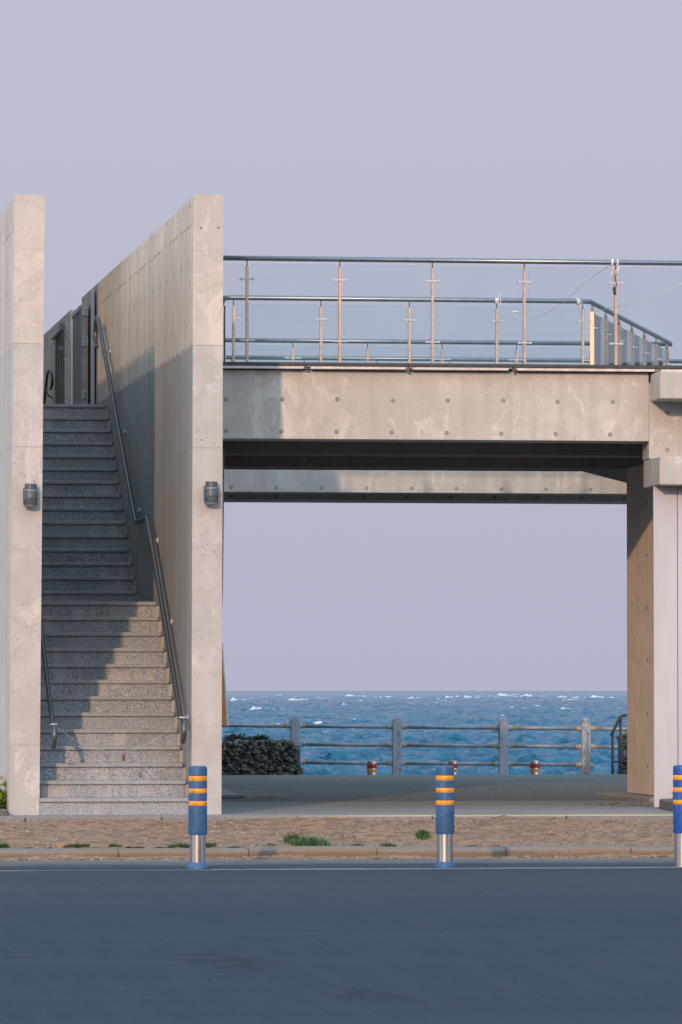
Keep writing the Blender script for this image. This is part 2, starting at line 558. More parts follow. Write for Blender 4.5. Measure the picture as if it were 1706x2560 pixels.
def mk_soil():
    k = NM('dry_soil')
    a = k.noise((1.0, 1.0, 1), 7, 0.68, dist=0.4)
    b = k.noise((7, 11, 7), 6, 0.7)
    c3 = k.noise(45, 4, 0.7)
    c = k.mix(k.rng(a, 0.35, 0.65), (0.37, 0.205, 0.125), (0.31, 0.200, 0.142))
    c = k.mix(k.math('MULTIPLY', k.rng(b, 0.47, 0.57), 0.85), c, (0.17, 0.112, 0.080))
    c = k.mix(k.math('MULTIPLY', k.rng(c3, 0.52, 0.66), 0.6), c, (0.15, 0.115, 0.09))
    c = k.mix(k.math('MULTIPLY', k.rng(k.noise(21, 4, 0.7, off=(5, 5, 5)), 0.60, 0.68), 0.6), c, (0.52, 0.43, 0.36))
    h = k.math('ADD', b, k.math('MULTIPLY', c3, 0.5))
    k.bump(h, 0.8, 0.03)
    return k.set(c, 0.95, 0, 0.2)
M['soil'] = mk_soil()
M['pebble'] = simple('pebble', (0.22, 0.175, 0.145), 0.9, 0, 0.45, 7)
M['clod'] = simple('clod', (0.27, 0.165, 0.10), 0.95, 0, 0.25, 20, 0.5)
M['crumb'] = simple('soil_crumb', (0.17, 0.12, 0.085), 0.95, 0, 0.45, 9)

def mk_paver(name, near):
    k = NM(name)
    x, y, z = k.xyz()
    n = k.noise((0.6, 0.9, 1), 6, 0.62, dist=0.5)
    f = k.noise(34, 4, 0.65)
    if near:
        c = k.mix(k.rng(f, 0.3, 0.7), (0.205, 0.200, 0.200), (0.275, 0.268, 0.266))
        c = k.mix(k.math('MULTIPLY', k.rng(n, 0.42, 0.66), 0.5), c, (0.20, 0.185, 0.17))
        k.bump(f, 0.3, 0.004)
        return k.set(c, 0.85, 0, 0.3)
    br = k.n('ShaderNodeTexBrick')
    br.inputs['Scale'].default_value = 1.0
    br.inputs['Brick Width'].default_value = 0.42
    br.inputs['Row Height'].default_value = 0.36
    br.inputs['Mortar Size'].default_value = 0.022
    br.inputs['Mortar Smooth'].default_value = 0.2
    br.inputs['Bias'].default_value = 0.0
    br.inputs['Color1'].default_value = (0.122, 0.120, 0.120, 1)
    br.inputs['Color2'].default_value = (0.165, 0.158, 0.152, 1)
    br.inputs['Mortar'].default_value = (0.085, 0.085, 0.088, 1)
    dv = k.n('ShaderNodeVectorMath', operation='ADD')
    nn = k.n('ShaderNodeTexNoise')
    nn.inputs['Scale'].default_value = 0.8
    k.l(k.pos, nn.inputs['Vector'])
    sc = k.n('ShaderNodeVectorMath', operation='SCALE')
    k.l(nn.outputs['Color'], sc.inputs[0])
    sc.inputs['Scale'].default_value = 0.25
    k.l(k.pos, dv.inputs[0])
    k.l(sc.outputs[0], dv.inputs[1])
    k.l(dv.outputs[0], br.inputs['Vector'])
    c = k.mix(k.math('MULTIPLY', k.rng(n, 0.4, 0.65), 0.5), br.outputs['Color'], (0.138, 0.126, 0.115))
    c = k.mix(k.math('MULTIPLY', k.rng(f, 0.35, 0.7), 0.3), c, (0.10, 0.10, 0.10))
    h = k.math('ADD', k.math('MULTIPLY', br.outputs['Fac'], -1.0), k.math('MULTIPLY', f, 0.4))
    k.bump(h, 0.6, 0.012)
    return k.set(c, 0.8, 0, 0.35)
M['paver'] = mk_paver('old_pavers', False)
M['apron'] = mk_paver('apron_concrete', True)

def mk_clad():
    k = NM('white_cladding')
    x, y, z = k.xyz()
    n = k.noise((3, 3, 0.5), 5, 0.6)
    c = k.mix(k.rng(n, 0.35, 0.7), (0.41, 0.41, 0.455), (0.455, 0.45, 0.50))
    d = k.math('ABSOLUTE', k.math('SUBTRACT', z, 0.545))
    sp = k.noise((9, 9, 14), 4, 0.6, off=(1.4, 0, 0))
    c = k.mix(k.math('MULTIPLY', k.rng(d, 0.0, 0.03, 1, 0), k.rng(sp, 0.52, 0.66)), c, (0.50, 0.27, 0.08))
    tp = k.math('ADD', z, k.math('MULTIPLY', k.noise((14, 14, 9), 4, 0.6), 0.05))
    c = k.mix(k.math('MULTIPLY', k.rng(tp, 3.005, 3.02), 0.8), c, (0.36, 0.31, 0.31))
    bt = k.noise((5, 5, 2.2), 5, 0.65, off=(0, 4, 4))
    c = k.mix(k.math('MULTIPLY', k.rng(z, 0.0, 0.5, 1, 0), k.math('MULTIPLY', k.rng(bt, 0.42, 0.68), 0.6)), c, (0.42, 0.35, 0.31))
    return k.set(c, 0.5, 0, 0.4)
M['clad'] = mk_clad()

def mk_fencepaint():
    k = NM('weathered_fence_paint')
    n = k.noise((7, 7, 3.0), 6, 0.65, dist=0.8)
    f = k.noise(30, 4)
    c = k.mix(k.rng(f, 0.3, 0.7), (0.29, 0.312, 0.365), (0.38, 0.40, 0.455))
    c = k.mix(k.rng(n, 0.54, 0.60, 0, 0.8), c, (0.12, 0.14, 0.18))
    k.bump(n, 0.4, 0.006)
    return k.set(c, 0.75)
M['fence'] = mk_fencepaint()
M['fencerail'] = simple('fence_rail_metal', (0.25, 0.265, 0.29), 0.5, 0.4, 0.2, 12)

def mk_basalt():
    k = NM('basalt')
    n = k.noise(14, 6, 0.7)
    v = k.noise(3, 4)
    c = k.mix(k.rng(n, 0.35, 0.7), (0.050, 0.053, 0.053), (0.215, 0.215, 0.200))
    c = k.mix(k.math('MULTIPLY', k.rng(v, 0.45, 0.7), 0.5), c, (0.085, 0.082, 0.07))
    k.bump(n, 0.8, 0.02)
    return k.set(c, 0.9, 0, 0.25)
M['basalt'] = mk_basalt()
M['basalt_pale'] = simple('pale_basalt', (0.20, 0.195, 0.18), 0.95, 0, 0.4, 18, 0.6)
M['basalt_mossy'] = simple('mossy_basalt', (0.095, 0.105, 0.070), 0.95, 0, 0.4, 18, 0.6)

def mk_leaf(name, a, b):
    k = NM(name)
    n = k.noise(11, 4)
    c = k.mix(k.rng(n, 0.3, 0.7), a, b)
    k.p.inputs['Subsurface Weight'].default_value = 0.0
    return k.set(c, 0.55, 0, 0.35)
M['shrub'] = mk_leaf('dark_shrub_leaf', (0.022, 0.042, 0.022), (0.060, 0.090, 0.040))
M['grass'] = mk_leaf('grass_blade', (0.026, 0.085, 0.022), (0.070, 0.15, 0.045))
M['drygrass'] = mk_leaf('dry_grass_blade', (0.10, 0.12, 0.045), (0.20, 0.17, 0.09))
M['leaf'] = mk_leaf('planter_leaf', (0.04, 0.12, 0.02), (0.14, 0.22, 0.03))
M['yleaf'] = mk_leaf('yellow_leaf', (0.32, 0.30, 0.03), (0.45, 0.38, 0.05))
M['stem'] = simple('stem', (0.08, 0.06, 0.04), 0.9)

def mk_board():
    k = NM('orange_board_face')
    n = k.noise((6, 6, 3), 4)
    c = k.mix(k.rng(n, 0.35, 0.65), (0.80, 0.27, 0.08), (0.86, 0.34, 0.12))
    return k.set(c, 0.6)
M['board'] = mk_board()
M['boardedge'] = simple('white_board_edge', (0.90, 0.72, 0.66), 0.6)

def mk_sea():
    k = NM('sea_water')
    at = k.n('ShaderNodeAttribute', attribute_name='foam')
    a = k.noise((1.3, 0.8, 1), 5, 0.65)
    cre = k.n('ShaderNodeAttribute', attribute_name='crest')
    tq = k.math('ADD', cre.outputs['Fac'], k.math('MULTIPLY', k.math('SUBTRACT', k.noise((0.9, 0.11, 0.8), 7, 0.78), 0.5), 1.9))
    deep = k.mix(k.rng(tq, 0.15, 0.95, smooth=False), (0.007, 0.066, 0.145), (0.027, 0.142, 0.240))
    fn = k.noise((0.32, 0.10, 1.5), 7, 0.75)
    fa = k.math('ADD', at.outputs['Fac'], k.math('MULTIPLY', k.math('SUBTRACT', fn, 0.5), 1.5))
    ff = k.rng(fa, 0.42, 0.62)
    c = k.mix(ff, deep, (0.60, 0.605, 0.64))
    q = k.n('ShaderNodeBump')
    q.inputs['Strength'].default_value = 1.0
    q.inputs['Distance'].default_value = 0.35
    k.l(k.noise((1.6, 0.55, 1), 6, 0.72), q.inputs['Height'])
    k.l(q.outputs[0], k.p.inputs['Normal'])
    k.p.inputs['IOR'].default_value = 1.33
    return k.set(c, k.rng(ff, 0, 1, 0.18, 0.8), 0.0, 0.25)
M['sea'] = mk_sea()

# ------------------------------------------------------------------ ground, road, pavement
def sheet(name, x0, x1, y0, y1, z, mat, nx=1, ny=1):
    m = MB()
    vs = [(x0 + (x1 - x0) * i / nx, y0 + (y1 - y0) * j / ny, z) for j in range(ny + 1) for i in range(nx + 1)]
    fs = [(j * (nx + 1) + i, j * (nx + 1) + i + 1, (j + 1) * (nx + 1) + i + 1, (j + 1) * (nx + 1) + i) for j in range(ny) for i in range(nx)]
    return tag(m.add(vs, fs).build(name, mat), kind='structure')

sheet('ground', -600, 600, -900, 23.0, -0.60, M['soil'])
sheet('road', -300, 300, -200, -5.42, -0.2, M['asphalt'])
sheet('road_line', -300, 300, -7.945, -7.895, -0.196, M['line'])
sheet('road_line', -0.6, 300, -7.815, -7.775, -0.196, M['line'])

m = MB()                                                # roadside kerb, stone by stone
x = -30.0
while x < 40:
    ln = 1.0 + rnd.uniform(-0.02, 0.02)
    dz, dy = rnd.uniform(-0.006, 0.006), rnd.uniform(-0.008, 0.008)
    m.prism_x([(-5.47 + dy, -0.26), (-5.06 + dy, -0.26), (-5.06 + dy, -0.123 + dz), (-5.40 + dy, -0.123 + dz), (-5.455 + dy, -0.140 + dz)], x + 0.0015, x + ln - 0.0015)
    x += ln
tag(m.build('kerb', M['kerb'], bevel=0.008), kind='structure')

m = MB()                                                # edging of the paved forecourt
x = -30.3
while x < 40:
    ln = 1.2
    dz = rnd.uniform(-0.004, 0.004)
    m.box(x + 0.004, x + ln - 0.004, -0.46, -0.26, -0.2, -0.003 + dz)
    x += ln
tag(m.build('pavement_edging', M['edge'], bevel=0.008), kind='structure')
m = MB(); m.box(-60, 60, -0.262, 4.9, -0.4, 0.0)
tag(m.build('pavement', M['apron']), kind='structure')
m = MB(); m.box(-60, 60, 4.9, 20.0, -0.7, -0.002)
tag(m.build('paved_terrace', M['paver']), kind='structure')
m = MB(); m.box(-60, 60, 19.98, 23.4, -8.0, -0.55)
tag(m.build('quay', M['apron']), kind='structure')

# dirt strip between the kerbs
rs = np.random.RandomState(3)
nx, ny = 560, 96
X = np.linspace(-9, 11, nx); Y = np.linspace(-5.10, -0.44, ny)
XX, YY = np.meshgrid(X, Y)
t = (YY + 5.10) / 4.66
Z = -0.1255 + 0.0855 * t
for sc_, am in ((0.7, 0.012), (0.25, 0.008), (0.11, 0.006)):
    for _ in range(10):
        a = rs.uniform(0, 2 * pi); p = rs.uniform(0, 6.28)
        kx, ky = cos(a) / sc_ * rs.uniform(0.6, 1.4), sin(a) / sc_ * rs.uniform(0.6, 1.4)
        Z = Z + np.clip(t * 6, 0.15, 1) * am / 3.2 * np.sin(XX * kx * 3 + YY * ky * 3 + p)
Z += rs.normal(0, 0.0035, Z.shape)
DZ = lambda x, y: float(Z[int(np.clip((y + 5.10) / 4.66 * (ny - 1), 0, ny - 1)), int(np.clip((x + 9) / 20 * (nx - 1), 0, nx - 1))])
m = MB()
m.add(np.stack([XX, YY, Z], -1).reshape(-1, 3).tolist(),
      [(j * nx + i, j * nx + i + 1, (j + 1) * nx + i + 1, (j + 1) * nx + i) for j in range(ny - 1) for i in range(nx - 1)])
tag(m.build('dirt_strip', M['soil'], smooth=True), kind='structure')

ICO = [(0, 0, 1)] + [(0.894 * cos(k * 1.2566), 0.894 * sin(k * 1.2566), 0.447) for k in range(5)] + \
      [(0.894 * cos(k * 1.2566 + 0.628), 0.894 * sin(k * 1.2566 + 0.628), -0.447) for k in range(5)] + [(0, 0, -1)]
ICF = [(0, 1 + k, 1 + (k + 1) % 5) for k in range(5)] + [(1 + k, 6 + k, 1 + (k + 1) % 5) for k in range(5)] + \
      [(1 + (k + 1) % 5, 6 + k, 6 + (k + 1) % 5) for k in range(5)] + [(11, 6 + (k + 1) % 5, 6 + k) for k in range(5)]
def rock(m, c, r, flat=0.7, mi=0):
    a = rnd.uniform(0, 6.28)
    sx, sy, sz = r * rnd.uniform(0.7, 1.4), r * rnd.uniform(0.7, 1.3), r * flat * rnd.uniform(0.7, 1.2)
    vs = []
    for p in ICO:
        j = rnd.uniform(0.75, 1.2)
        x, y, z = p[0] * sx * j, p[1] * sy * j, p[2] * sz * j
        vs.append((c[0] + x * cos(a) - y * sin(a), c[1] + x * sin(a) + y * cos(a), c[2] + z))
    m.add(vs, ICF, mi)
m = MB()
for _ in range(5200):
    x, y = rnd.uniform(-3.6, 4.6), rnd.uniform(-5.0, -0.5)
    dense = 0.5 + 0.5 * sin(x * 2.1 + 1) * sin(y * 1.7)
    if rnd.random() > 0.25 + 0.75 * dense:
        continue
    rock(m, (x, y, DZ(x, y)), 0.006 + 0.016 * rnd.random() ** 3, 0.8, rnd.choice((0, 0, 1, 1, 1, 2)))
tag(m.build('gravel', [M['pebble'], M['crumb'], M['clod']]), 'loose gravel and soil crumbs scattered over the dirt strip by the road', 'gravel', kind='stuff')
m = MB()
xs_ = np.linspace(-9, 11, 900)
hh = 0.016 + 0.014 * np.sin(xs_ * 1.9 + 1) * np.sin(xs_ * 0.7) + 0.007 * np.sin(xs_ * 7.3) + rs.normal(0, 0.003, 900)
ww = 0.20 + 0.12 * np.sin(xs_ * 1.3 + 0.4) * np.sin(xs_ * 3.1) + rs.normal(0, 0.02, 900)
hh = np.clip(hh, 0.002, 0.06); ww = np.clip(ww, 0.04, 0.5)
vs = []
for a, h_, w_ in zip(xs_, hh, ww):
    vs += [(a, -5.45, -0.2 + h_), (a, -5.47 - w_ * 0.35, -0.2 + h_ * 0.75), (a, -5.47 - w_ * 0.7, -0.2 + h_ * 0.3), (a, -5.47 - w_, -0.203)]
m.add(vs, [(i * 4 + k, i * 4 + k + 1, i * 4 + k + 5, i * 4 + k + 4) for i in range(899) for k in range(3)], 3)
for _ in range(2600):
    x = rnd.uniform(-3.6, 4.6)
    if sin(x * 3.1) + sin(x * 1.3 + 2) + rnd.uniform(-1.2, 1.2) < -0.4:
        continue
    y = -5.48 - abs(rnd.gauss(0, 0.12))
    rock(m, (x, y, -0.2 + 0.004), 0.006 + 0.02 * rnd.random() ** 3, 0.7, rnd.choice((0, 1, 1, 1, 2)))
tag(m.build('soil_debris', [M['pebble'], M['crumb'], M['clod'], M['soil']]), 'crumbs of soil and grit gathered along the foot of the roadside kerb', 'debris', kind='stuff')

# single stones lying on the dirt
def stone(x, y, r, mat, label):
    m = MB()
    for _ in range(5):
        rock(m, (x + rnd.uniform(-r, r) * 0.5, y + rnd.uniform(-r, r) * 0.5, DZ(x, y) + r * 0.25), r * 0.75, 0.65)
    o = m.build('stone', mat)
    tag(o, label, 'stone', 'stones on the dirt strip')
stone(2.66, -3.4, 0.050, M['clod'], 'ochre lump of earth right of the middle bollard')
stone(-1.51, -5.03, 0.055, M['clod'], 'brown stone lying by the kerb below the lower left stairs')
stone(0.744, -3.3, 0.034, M['pebble'], 'small pale stone above the large grass tuft')

# grass tufts
def tuft(x, y, w, h, n, label, dry=0.15, spread=0.5):
    m = MB()
    for _ in range(n):
        u = max(-1.4, min(1.4, rnd.gauss(0, 1))) * 0.48 * w * 0.5
        v = rnd.gauss(0, 0.4) * w * spread
        px, py = x + u, min(max(y + v, -5.04), -0.5)
        pz = DZ(px, py) - 0.005
        a = rnd.uniform(0, 6.28)
        ln = h * rnd.uniform(0.45, 1.15) * max(0.35, 1 - abs(u) / w)
        le = rnd.uniform(0.25, 1.0) * ln
        wd = rnd.uniform(0.003, 0.006)
        ca, sa = cos(a), sin(a)
        vs = []
        for q in (0, 0.5, 1.0):
            ww = wd * (1 - q * 0.9)
            bx, by, bz = px + ca * le * q * q, py + sa * le * q * q, pz + ln * (q - 0.25 * q * q)
            vs += [(bx - sa * ww, by + ca * ww, bz), (bx + sa * ww, by - ca * ww, bz)]
        m.add(vs, [(0, 1, 3, 2), (2, 3, 5, 4)], 1 if rnd.random() < dry else 0)
    o = m.build('grass_tuft', [M['grass'], M['drygrass']])
    tag(o, label, 'grass', 'grass tufts on the dirt strip')
tuft(0.465, -4.85, 0.40, 0.10, 900, 'widest green grass tuft, on the dirt between the two left bollards', 0.08, 0.8)
tuft(0.375, -4.6, 0.18, 0.12, 400, 'upright grass tuft at the left end of the widest tuft', 0.06, 0.8)
tuft(1.57, -3.5, 0.13, 0.085, 420, 'round green clump just left of the middle bollard', 0.02, 1.2)
tuft(1.08, -5.0, 0.16, 0.05, 260, 'low sparse tuft at the kerb left of the middle bollard', 0.25)
tuft(0.83, -5.04, 0.15, 0.035, 160, 'faint flat tuft at the kerb right of the widest tuft', 0.4)
tuft(-1.37, -5.02, 0.24, 0.05, 420, 'low green tuft on the kerb below the lower left stairs', 0.1)
tuft(-1.08, -5.02, 0.13, 0.045, 240, 'small green tuft on the kerb below the middle of the stairs', 0.15)
tuft(-0.555, -5.0, 0.30, 0.05, 520, 'wide low tuft on the kerb left of the left bollard', 0.15)
tuft(-0.35, -4.98, 0.18, 0.06, 380, 'green tuft showing behind the foot of the left bollard', 0.15)
tuft(-1.98, -5.0, 0.20, 0.07, 380, 'green tuft on the kerb at the left edge of the photo', 0.1)
tuft(0.145, -4.95, 0.16, 0.035, 140, 'thin dry tuft on the dirt left of the widest tuft', 0.6)

# ------------------------------------------------------------------ sea
def make_sea():
    ang = np.concatenate([np.linspace(-1.25, -0.10, 40)[:-1], np.linspace(-0.10, 0.13, 760), np.linspace(0.13, 1.25, 40)[1:]])
    d = np.concatenate([np.array([64.5, 90, 130, 180]), 205 * 1.0021 ** np.arange(1420)])
    d = np.concatenate([d, d[-1] * 1.12 ** np.arange(1, 22)])
    phi = radians(7.27)
    A, Dd = np.meshgrid(ang, d)
    x = CAM.x + Dd * np.sin(phi + A); y = CAM.y + Dd * np.cos(phi + A)
    r = np.random.RandomState(11)
    z = np.zeros_like(x); hx = np.zeros_like(x); hy = np.zeros_like(x); zs = np.zeros_like(x)
    fade = np.clip(1 - (Dd - 3800) / 9000, 0.0, 1) * np.clip((Dd - 100) / 120, 0, 1)
    N = 96
    for i in range(N):
        lam = 0.55 * (10 / 0.55) ** ((i / (N - 1)) ** 1.1) * r.uniform(0.92, 1.08)
        th = radians(-75) + r.normal(0, 0.5)           # rolling in from the right and the open sea
        k = 2 * pi / lam
        amp = 0.0180 * lam ** 0.45 * r.uniform(0.5, 1.4)
        sub = np.clip(lam / (Dd * 0.0035), 0.6, 1)   # spare what the rows cannot carry
        ph = k * (x * cos(th) + y * sin(th)) + r.uniform(0, 6.28)
        s, c = np.sin(ph), np.cos(ph)
        z += amp * sub * s
        if lam < 3.5:
            zs += amp * sub * s
        hx += amp * sub * 0.8 * c * cos(th); hy += amp * sub * 0.8 * c * sin(th)
    g = np.sin(x * 0.021 + 1.3) * np.sin(y * 0.013 + 0.4) * 0.5 + np.sin(x * 0.008 + y * 0.011) * 0.5
    crest = z / 0.30 + 0.4 * g
    foam = np.clip((crest - 2.35) / 0.9, 0, 0.55)
    far = np.clip((Dd - 500) / 900, 0, 1)
    foam *= 0.3 + 0.7 * far
    # long breaking crests out on the reef: azimuth, distance, length, height, tilt
    fpx = 12090.0
    br = []
    for px, py, wpx, hpx, tilt in ((594, 1746, 56, 10, 0.0), (737, 1746, 58, 9, 0.0), (632, 1768, 76, 14, 0.2), (703, 1773, 44, 6, 0.1),
            (871, 1737.5, 64, 7, 0.0), (982, 1739, 40, 9, 0.0), (1030, 1742, 36, 8, 0.1), (1130, 1741, 54, 7, 0), (699, 1736, 18, 4, 0),
            (1165, 1741, 50, 7, 0), (1255, 1734, 70, 8, 0), (1312, 1736, 62, 13, 0), (1275, 1738, 120, 6, 0), (1500, 1739, 95, 13, 0.0), (1435, 1747, 38, 7, -0.1), (1405, 1741, 66, 6, 0),
            (1552, 1770, 56, 5, 0.05), (1267, 1750, 22, 4, 0), (938, 1741, 16, 4, 0), (1340, 1765, 24, 3, 0), (820, 1744, 30, 4, 0), (1090, 1734, 40, 4, 0), (905, 1752, 22, 3, 0.1),
            (300, 1745, 80, 9, 0), (1800, 1742, 90, 11, 0), (1950, 1756, 60, 8, 0.1), (80, 1750, 60, 8, 0)):
        dd = 4.1 * fpx / (py - 1726 + hpx * 0.8)
        az = (px - 853) / fpx
        br.append((az, dd, wpx / fpx * dd * 0.62, hpx / fpx * dd * 1.15, tilt))
    for _ in range(170):
        az = r.uniform(-0.095, 0.125); dd = r.uniform(420, 3200)
        br.append((az, dd, r.uniform(1.5, 6.0), r.uniform(0.12, 0.42), r.uniform(-0.2, 0.3)))
    for az, dd, ln, h, tilt in br:
        lat = (A - az) * dd
        dep = Dd - dd - lat * tilt * 6
        wd = max(h * 3.0, dd * 0.0032)
        ph0 = az * 999
        rag = 0.62 + 0.2 * np.sin(lat * 7.1 / ln + ph0) + 0.12 * np.sin(lat * 17.0 / ln + 2 * ph0) + 0.10 * np.sin(lat * 41.0 / ln + 3 * ph0)
        asym = np.where(lat * np.sign(np.sin(ph0)) > 0, 1.5, 0.75)          # one steep end, one long tail
        sh = np.exp(-np.abs(lat / (ln * asym)) ** 1.7) * rag
        e = sh * np.exp(-(dep / wd) ** 2)
        z += h * e
        if h > 0.7:                                      # spilling face and the trail behind it
            trail = np.exp(-np.abs(lat / (ln * 1.5)) ** 2.5) * np.exp(-((dep - 0.8 * wd) / (2.4 * wd)) ** 2) * 0.50
            foam = np.maximum(foam, np.maximum(np.clip(1.9 * e - 0.15, 0, 1), trail))
        else:
            foam = np.maximum(foam, np.clip(1.25 * e, 0, 1) * 0.75)
    z = -3.0 + z * fade
    x = x + hx * fade; y = y + hy * fade
    nr, nc = x.shape
    me = bpy.data.meshes.new('sea')
    me.vertices.add(nr * nc)
    me.vertices.foreach_set('co', np.stack([x, y, z], -1).astype(np.float32).ravel())
    idx = np.arange(nr * nc).reshape(nr, nc)
    q = np.stack([idx[:-1, :-1], idx[:-1, 1:], idx[1:, 1:], idx[1:, :-1]], -1).reshape(-1, 4)
    me.loops.add(q.size)
    me.loops.foreach_set('vertex_index', q.ravel().astype(np.int32))
    me.polygons.add(len(q))
    me.polygons.foreach_set('loop_start', np.arange(0, q.size, 4, dtype=np.int32))
    me.polygons.foreach_set('use_smooth', np.ones(len(q), dtype=bool))
    me.update(calc_edges=True)
    at = me.attributes.new('foam', 'FLOAT', 'POINT')
    at.data.foreach_set('value', (foam * fade).astype(np.float32).ravel())
    at2 = me.attributes.new('crest', 'FLOAT', 'POINT')
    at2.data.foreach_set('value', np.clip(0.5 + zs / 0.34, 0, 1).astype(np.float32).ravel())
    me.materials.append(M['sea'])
    o = bpy.data.objects.new('sea', me)
    COL.objects.link(o)
    tag(o, kind='structure')
make_sea()

# ------------------------------------------------------------------ stair walls
RISE, TREAD = 0.15, 0.274
ZT = 28 * RISE
def dash_marks(m, rows, xf, mi):
    """small vertical tie scars on a face looking to -x"""
    for z0, y0, y1, st in rows:
        y = y0
        while y < y1:
            z = z0 + 0.0125 * y + rnd.uniform(-0.015, 0.015)
            hh = rnd.uniform(0.018, 0.032)
            xx = xf(z) - 0.002
            m.add([(xx, y - 0.010, z - hh), (xx, y + 0.010, z - hh), (xx, y + 0.012, z + hh * 0.6), (xx, y, z + hh), (xx, y - 0.012, z + hh * 0.6)], [(4, 3, 2, 1, 0)], mi)
            y += st * rnd.uniform(0.97, 1.03)

rw = thing('stair_wall', 'tall bare concrete wall on the right of the stairs with a grey lamp, joining the footbridge', 'wall', (0.13, 0, 0), 'concrete walls of the stairs')
sk = lambda z: 0.012 * z / 5.5
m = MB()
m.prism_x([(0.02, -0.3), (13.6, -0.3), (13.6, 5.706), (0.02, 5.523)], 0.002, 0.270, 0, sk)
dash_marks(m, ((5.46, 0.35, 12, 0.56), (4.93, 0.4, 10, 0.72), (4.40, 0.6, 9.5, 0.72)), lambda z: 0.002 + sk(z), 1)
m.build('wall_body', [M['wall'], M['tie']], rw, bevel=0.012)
m = MB()
m.prism_x([(0.0, -0.3), (0.02, -0.3), (0.02, 5.523), (0.0, 5.523)], 0.002, 0.270, 0, sk)
for x, z in ((0.082, 5.225), (0.238, 5.228)):
    m.disc_y(x, -0.002, z, 0.009, 1, 8)
m.build('front_face', [M['front'], M['rust']], rw)

lw = thing('stair_wall', 'tall bare concrete wall on the left of the stairs, cut by the left edge of the photo', 'wall', (-1.46, 0, 0), 'concrete walls of the stairs')
sk2 = lambda z: 0.037 * (z / 5.5)
m = MB()
m.prism_x([(0.02, -0.3), (7.2, -0.3), (7.2, 5.60), (0.02, 5.502)], -1.617, -1.348, 0, sk2)
dash_marks(m, ((5.30, 0.35, 6, 0.56), (4.70, 0.4, 6, 0.72)), lambda z: -1.617 + sk2(z), 1)
m.build('wall_body', [M['wall_outer'], M['tie']], lw, bevel=0.012)
m = MB()
m.prism_x([(0.0, -0.3), (0.02, -0.3), (0.02, 5.502), (0.0, 5.502)], -1.617, -1.348, 0, sk2)
m.build('front_face', M['front'], lw)
m = MB()
m.box(-1.60, -1.335, 7.205, 26, -0.3, 9.2)
m.build('raised_wall', M['wall_outer'], lw)

w2 = thing('parapet_wall', 'shaded concrete wall beyond the gate at the top of the stairs', 'wall', (0.13, 15.3, 0))
m = MB()
m.prism_x([(15.3, -0.3), (27, -0.3), (27, 5.84), (15.3, 5.69)], 0.0, 0.27, 0)
dash_marks(m, ((5.42, 15.7, 22, 0.5),), lambda z: 0.0, 1)
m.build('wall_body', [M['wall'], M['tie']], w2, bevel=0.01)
m = MB(); m.box(-1.33, 0.0, 9.72, 27, 3.9, ZT - 0.002)
tag(m.build('landing', M['apron']), kind='structure')

# ------------------------------------------------------------------ staircase
st = thing('staircase', 'straight flight of speckled granite steps between the two concrete walls', 'stairs', (-0.7, 0, 0))
for kk in range(1, 29):
    y0 = (kk - 1) * TREAD if kk <= 13 else (12 + 8.47 + kk - 14) * TREAD
    dep = TREAD + 0.02 if kk != 13 else 8.47 * TREAD + 0.02
    if kk == 28:
        dep = 0.30
    z1 = kk * RISE
    m = MB()
    m.box(-1.346, -0.034, y0, y0 + dep, z1 - RISE + 0.0005, z1 - 0.037)
    m.box(-1.347, 0.008, y0 + 0.013, y0 + dep - 0.003, z1 - RISE + 0.0005, z1 - 0.038, 1)
    s_ = m.build('step', [M['riser'], M['wall']], st)
    m = MB()
    m.box(-1.346, -0.024, y0 - 0.022, y0 + dep, z1 - 0.036, z1)
    m.build('nosing', M['nosing'], s_, bevel=0.005)

def catm(pts, n=8):
    P_ = [Vector(p) for p in pts]
    P_ = [P_[0] * 2 - P_[1]] + P_ + [P_[-1] * 2 - P_[-2]]
    o_ = []
    for i in range(1, len(P_) - 2):
        for j in range(n):
            t_ = j / n
            a, b, c, d_ = P_[i - 1:i + 3]
            o_.append(0.5 * ((2 * b) + (c - a) * t_ + (2 * a - 5 * b + 4 * c - d_) * t_ ** 2 + (3 * b - a - 3 * c + d_) * t_ ** 3))
    o_.append(P_[-2])
    return o_

# ------------------------------------------------------------------ handrails on the stairs
def arc(c, r, a0, a1, n, ax):
    """points on an arc in the y-z plane at x = ax, angles from +y towards +z"""
    return [(ax, c[0] + r * cos(a0 + (a1 - a0) * i / n), c[1] + r * sin(a0 + (a1 - a0) * i / n)) for i in range(n + 1)]
def oval(ax, yc, zc, ry, rz, a0, a1, n=14):
    return [(ax, yc + ry * cos(a0 + (a1 - a0) * i / n), zc + rz * sin(a0 + (a1 - a0) * i / n)) for i in range(n + 1)]
def smooth(pts, n=4):
    out_ = [pts[0]]
    for i in range(len(pts) - 1):
        out_.append(pts[i + 1])
    return out_

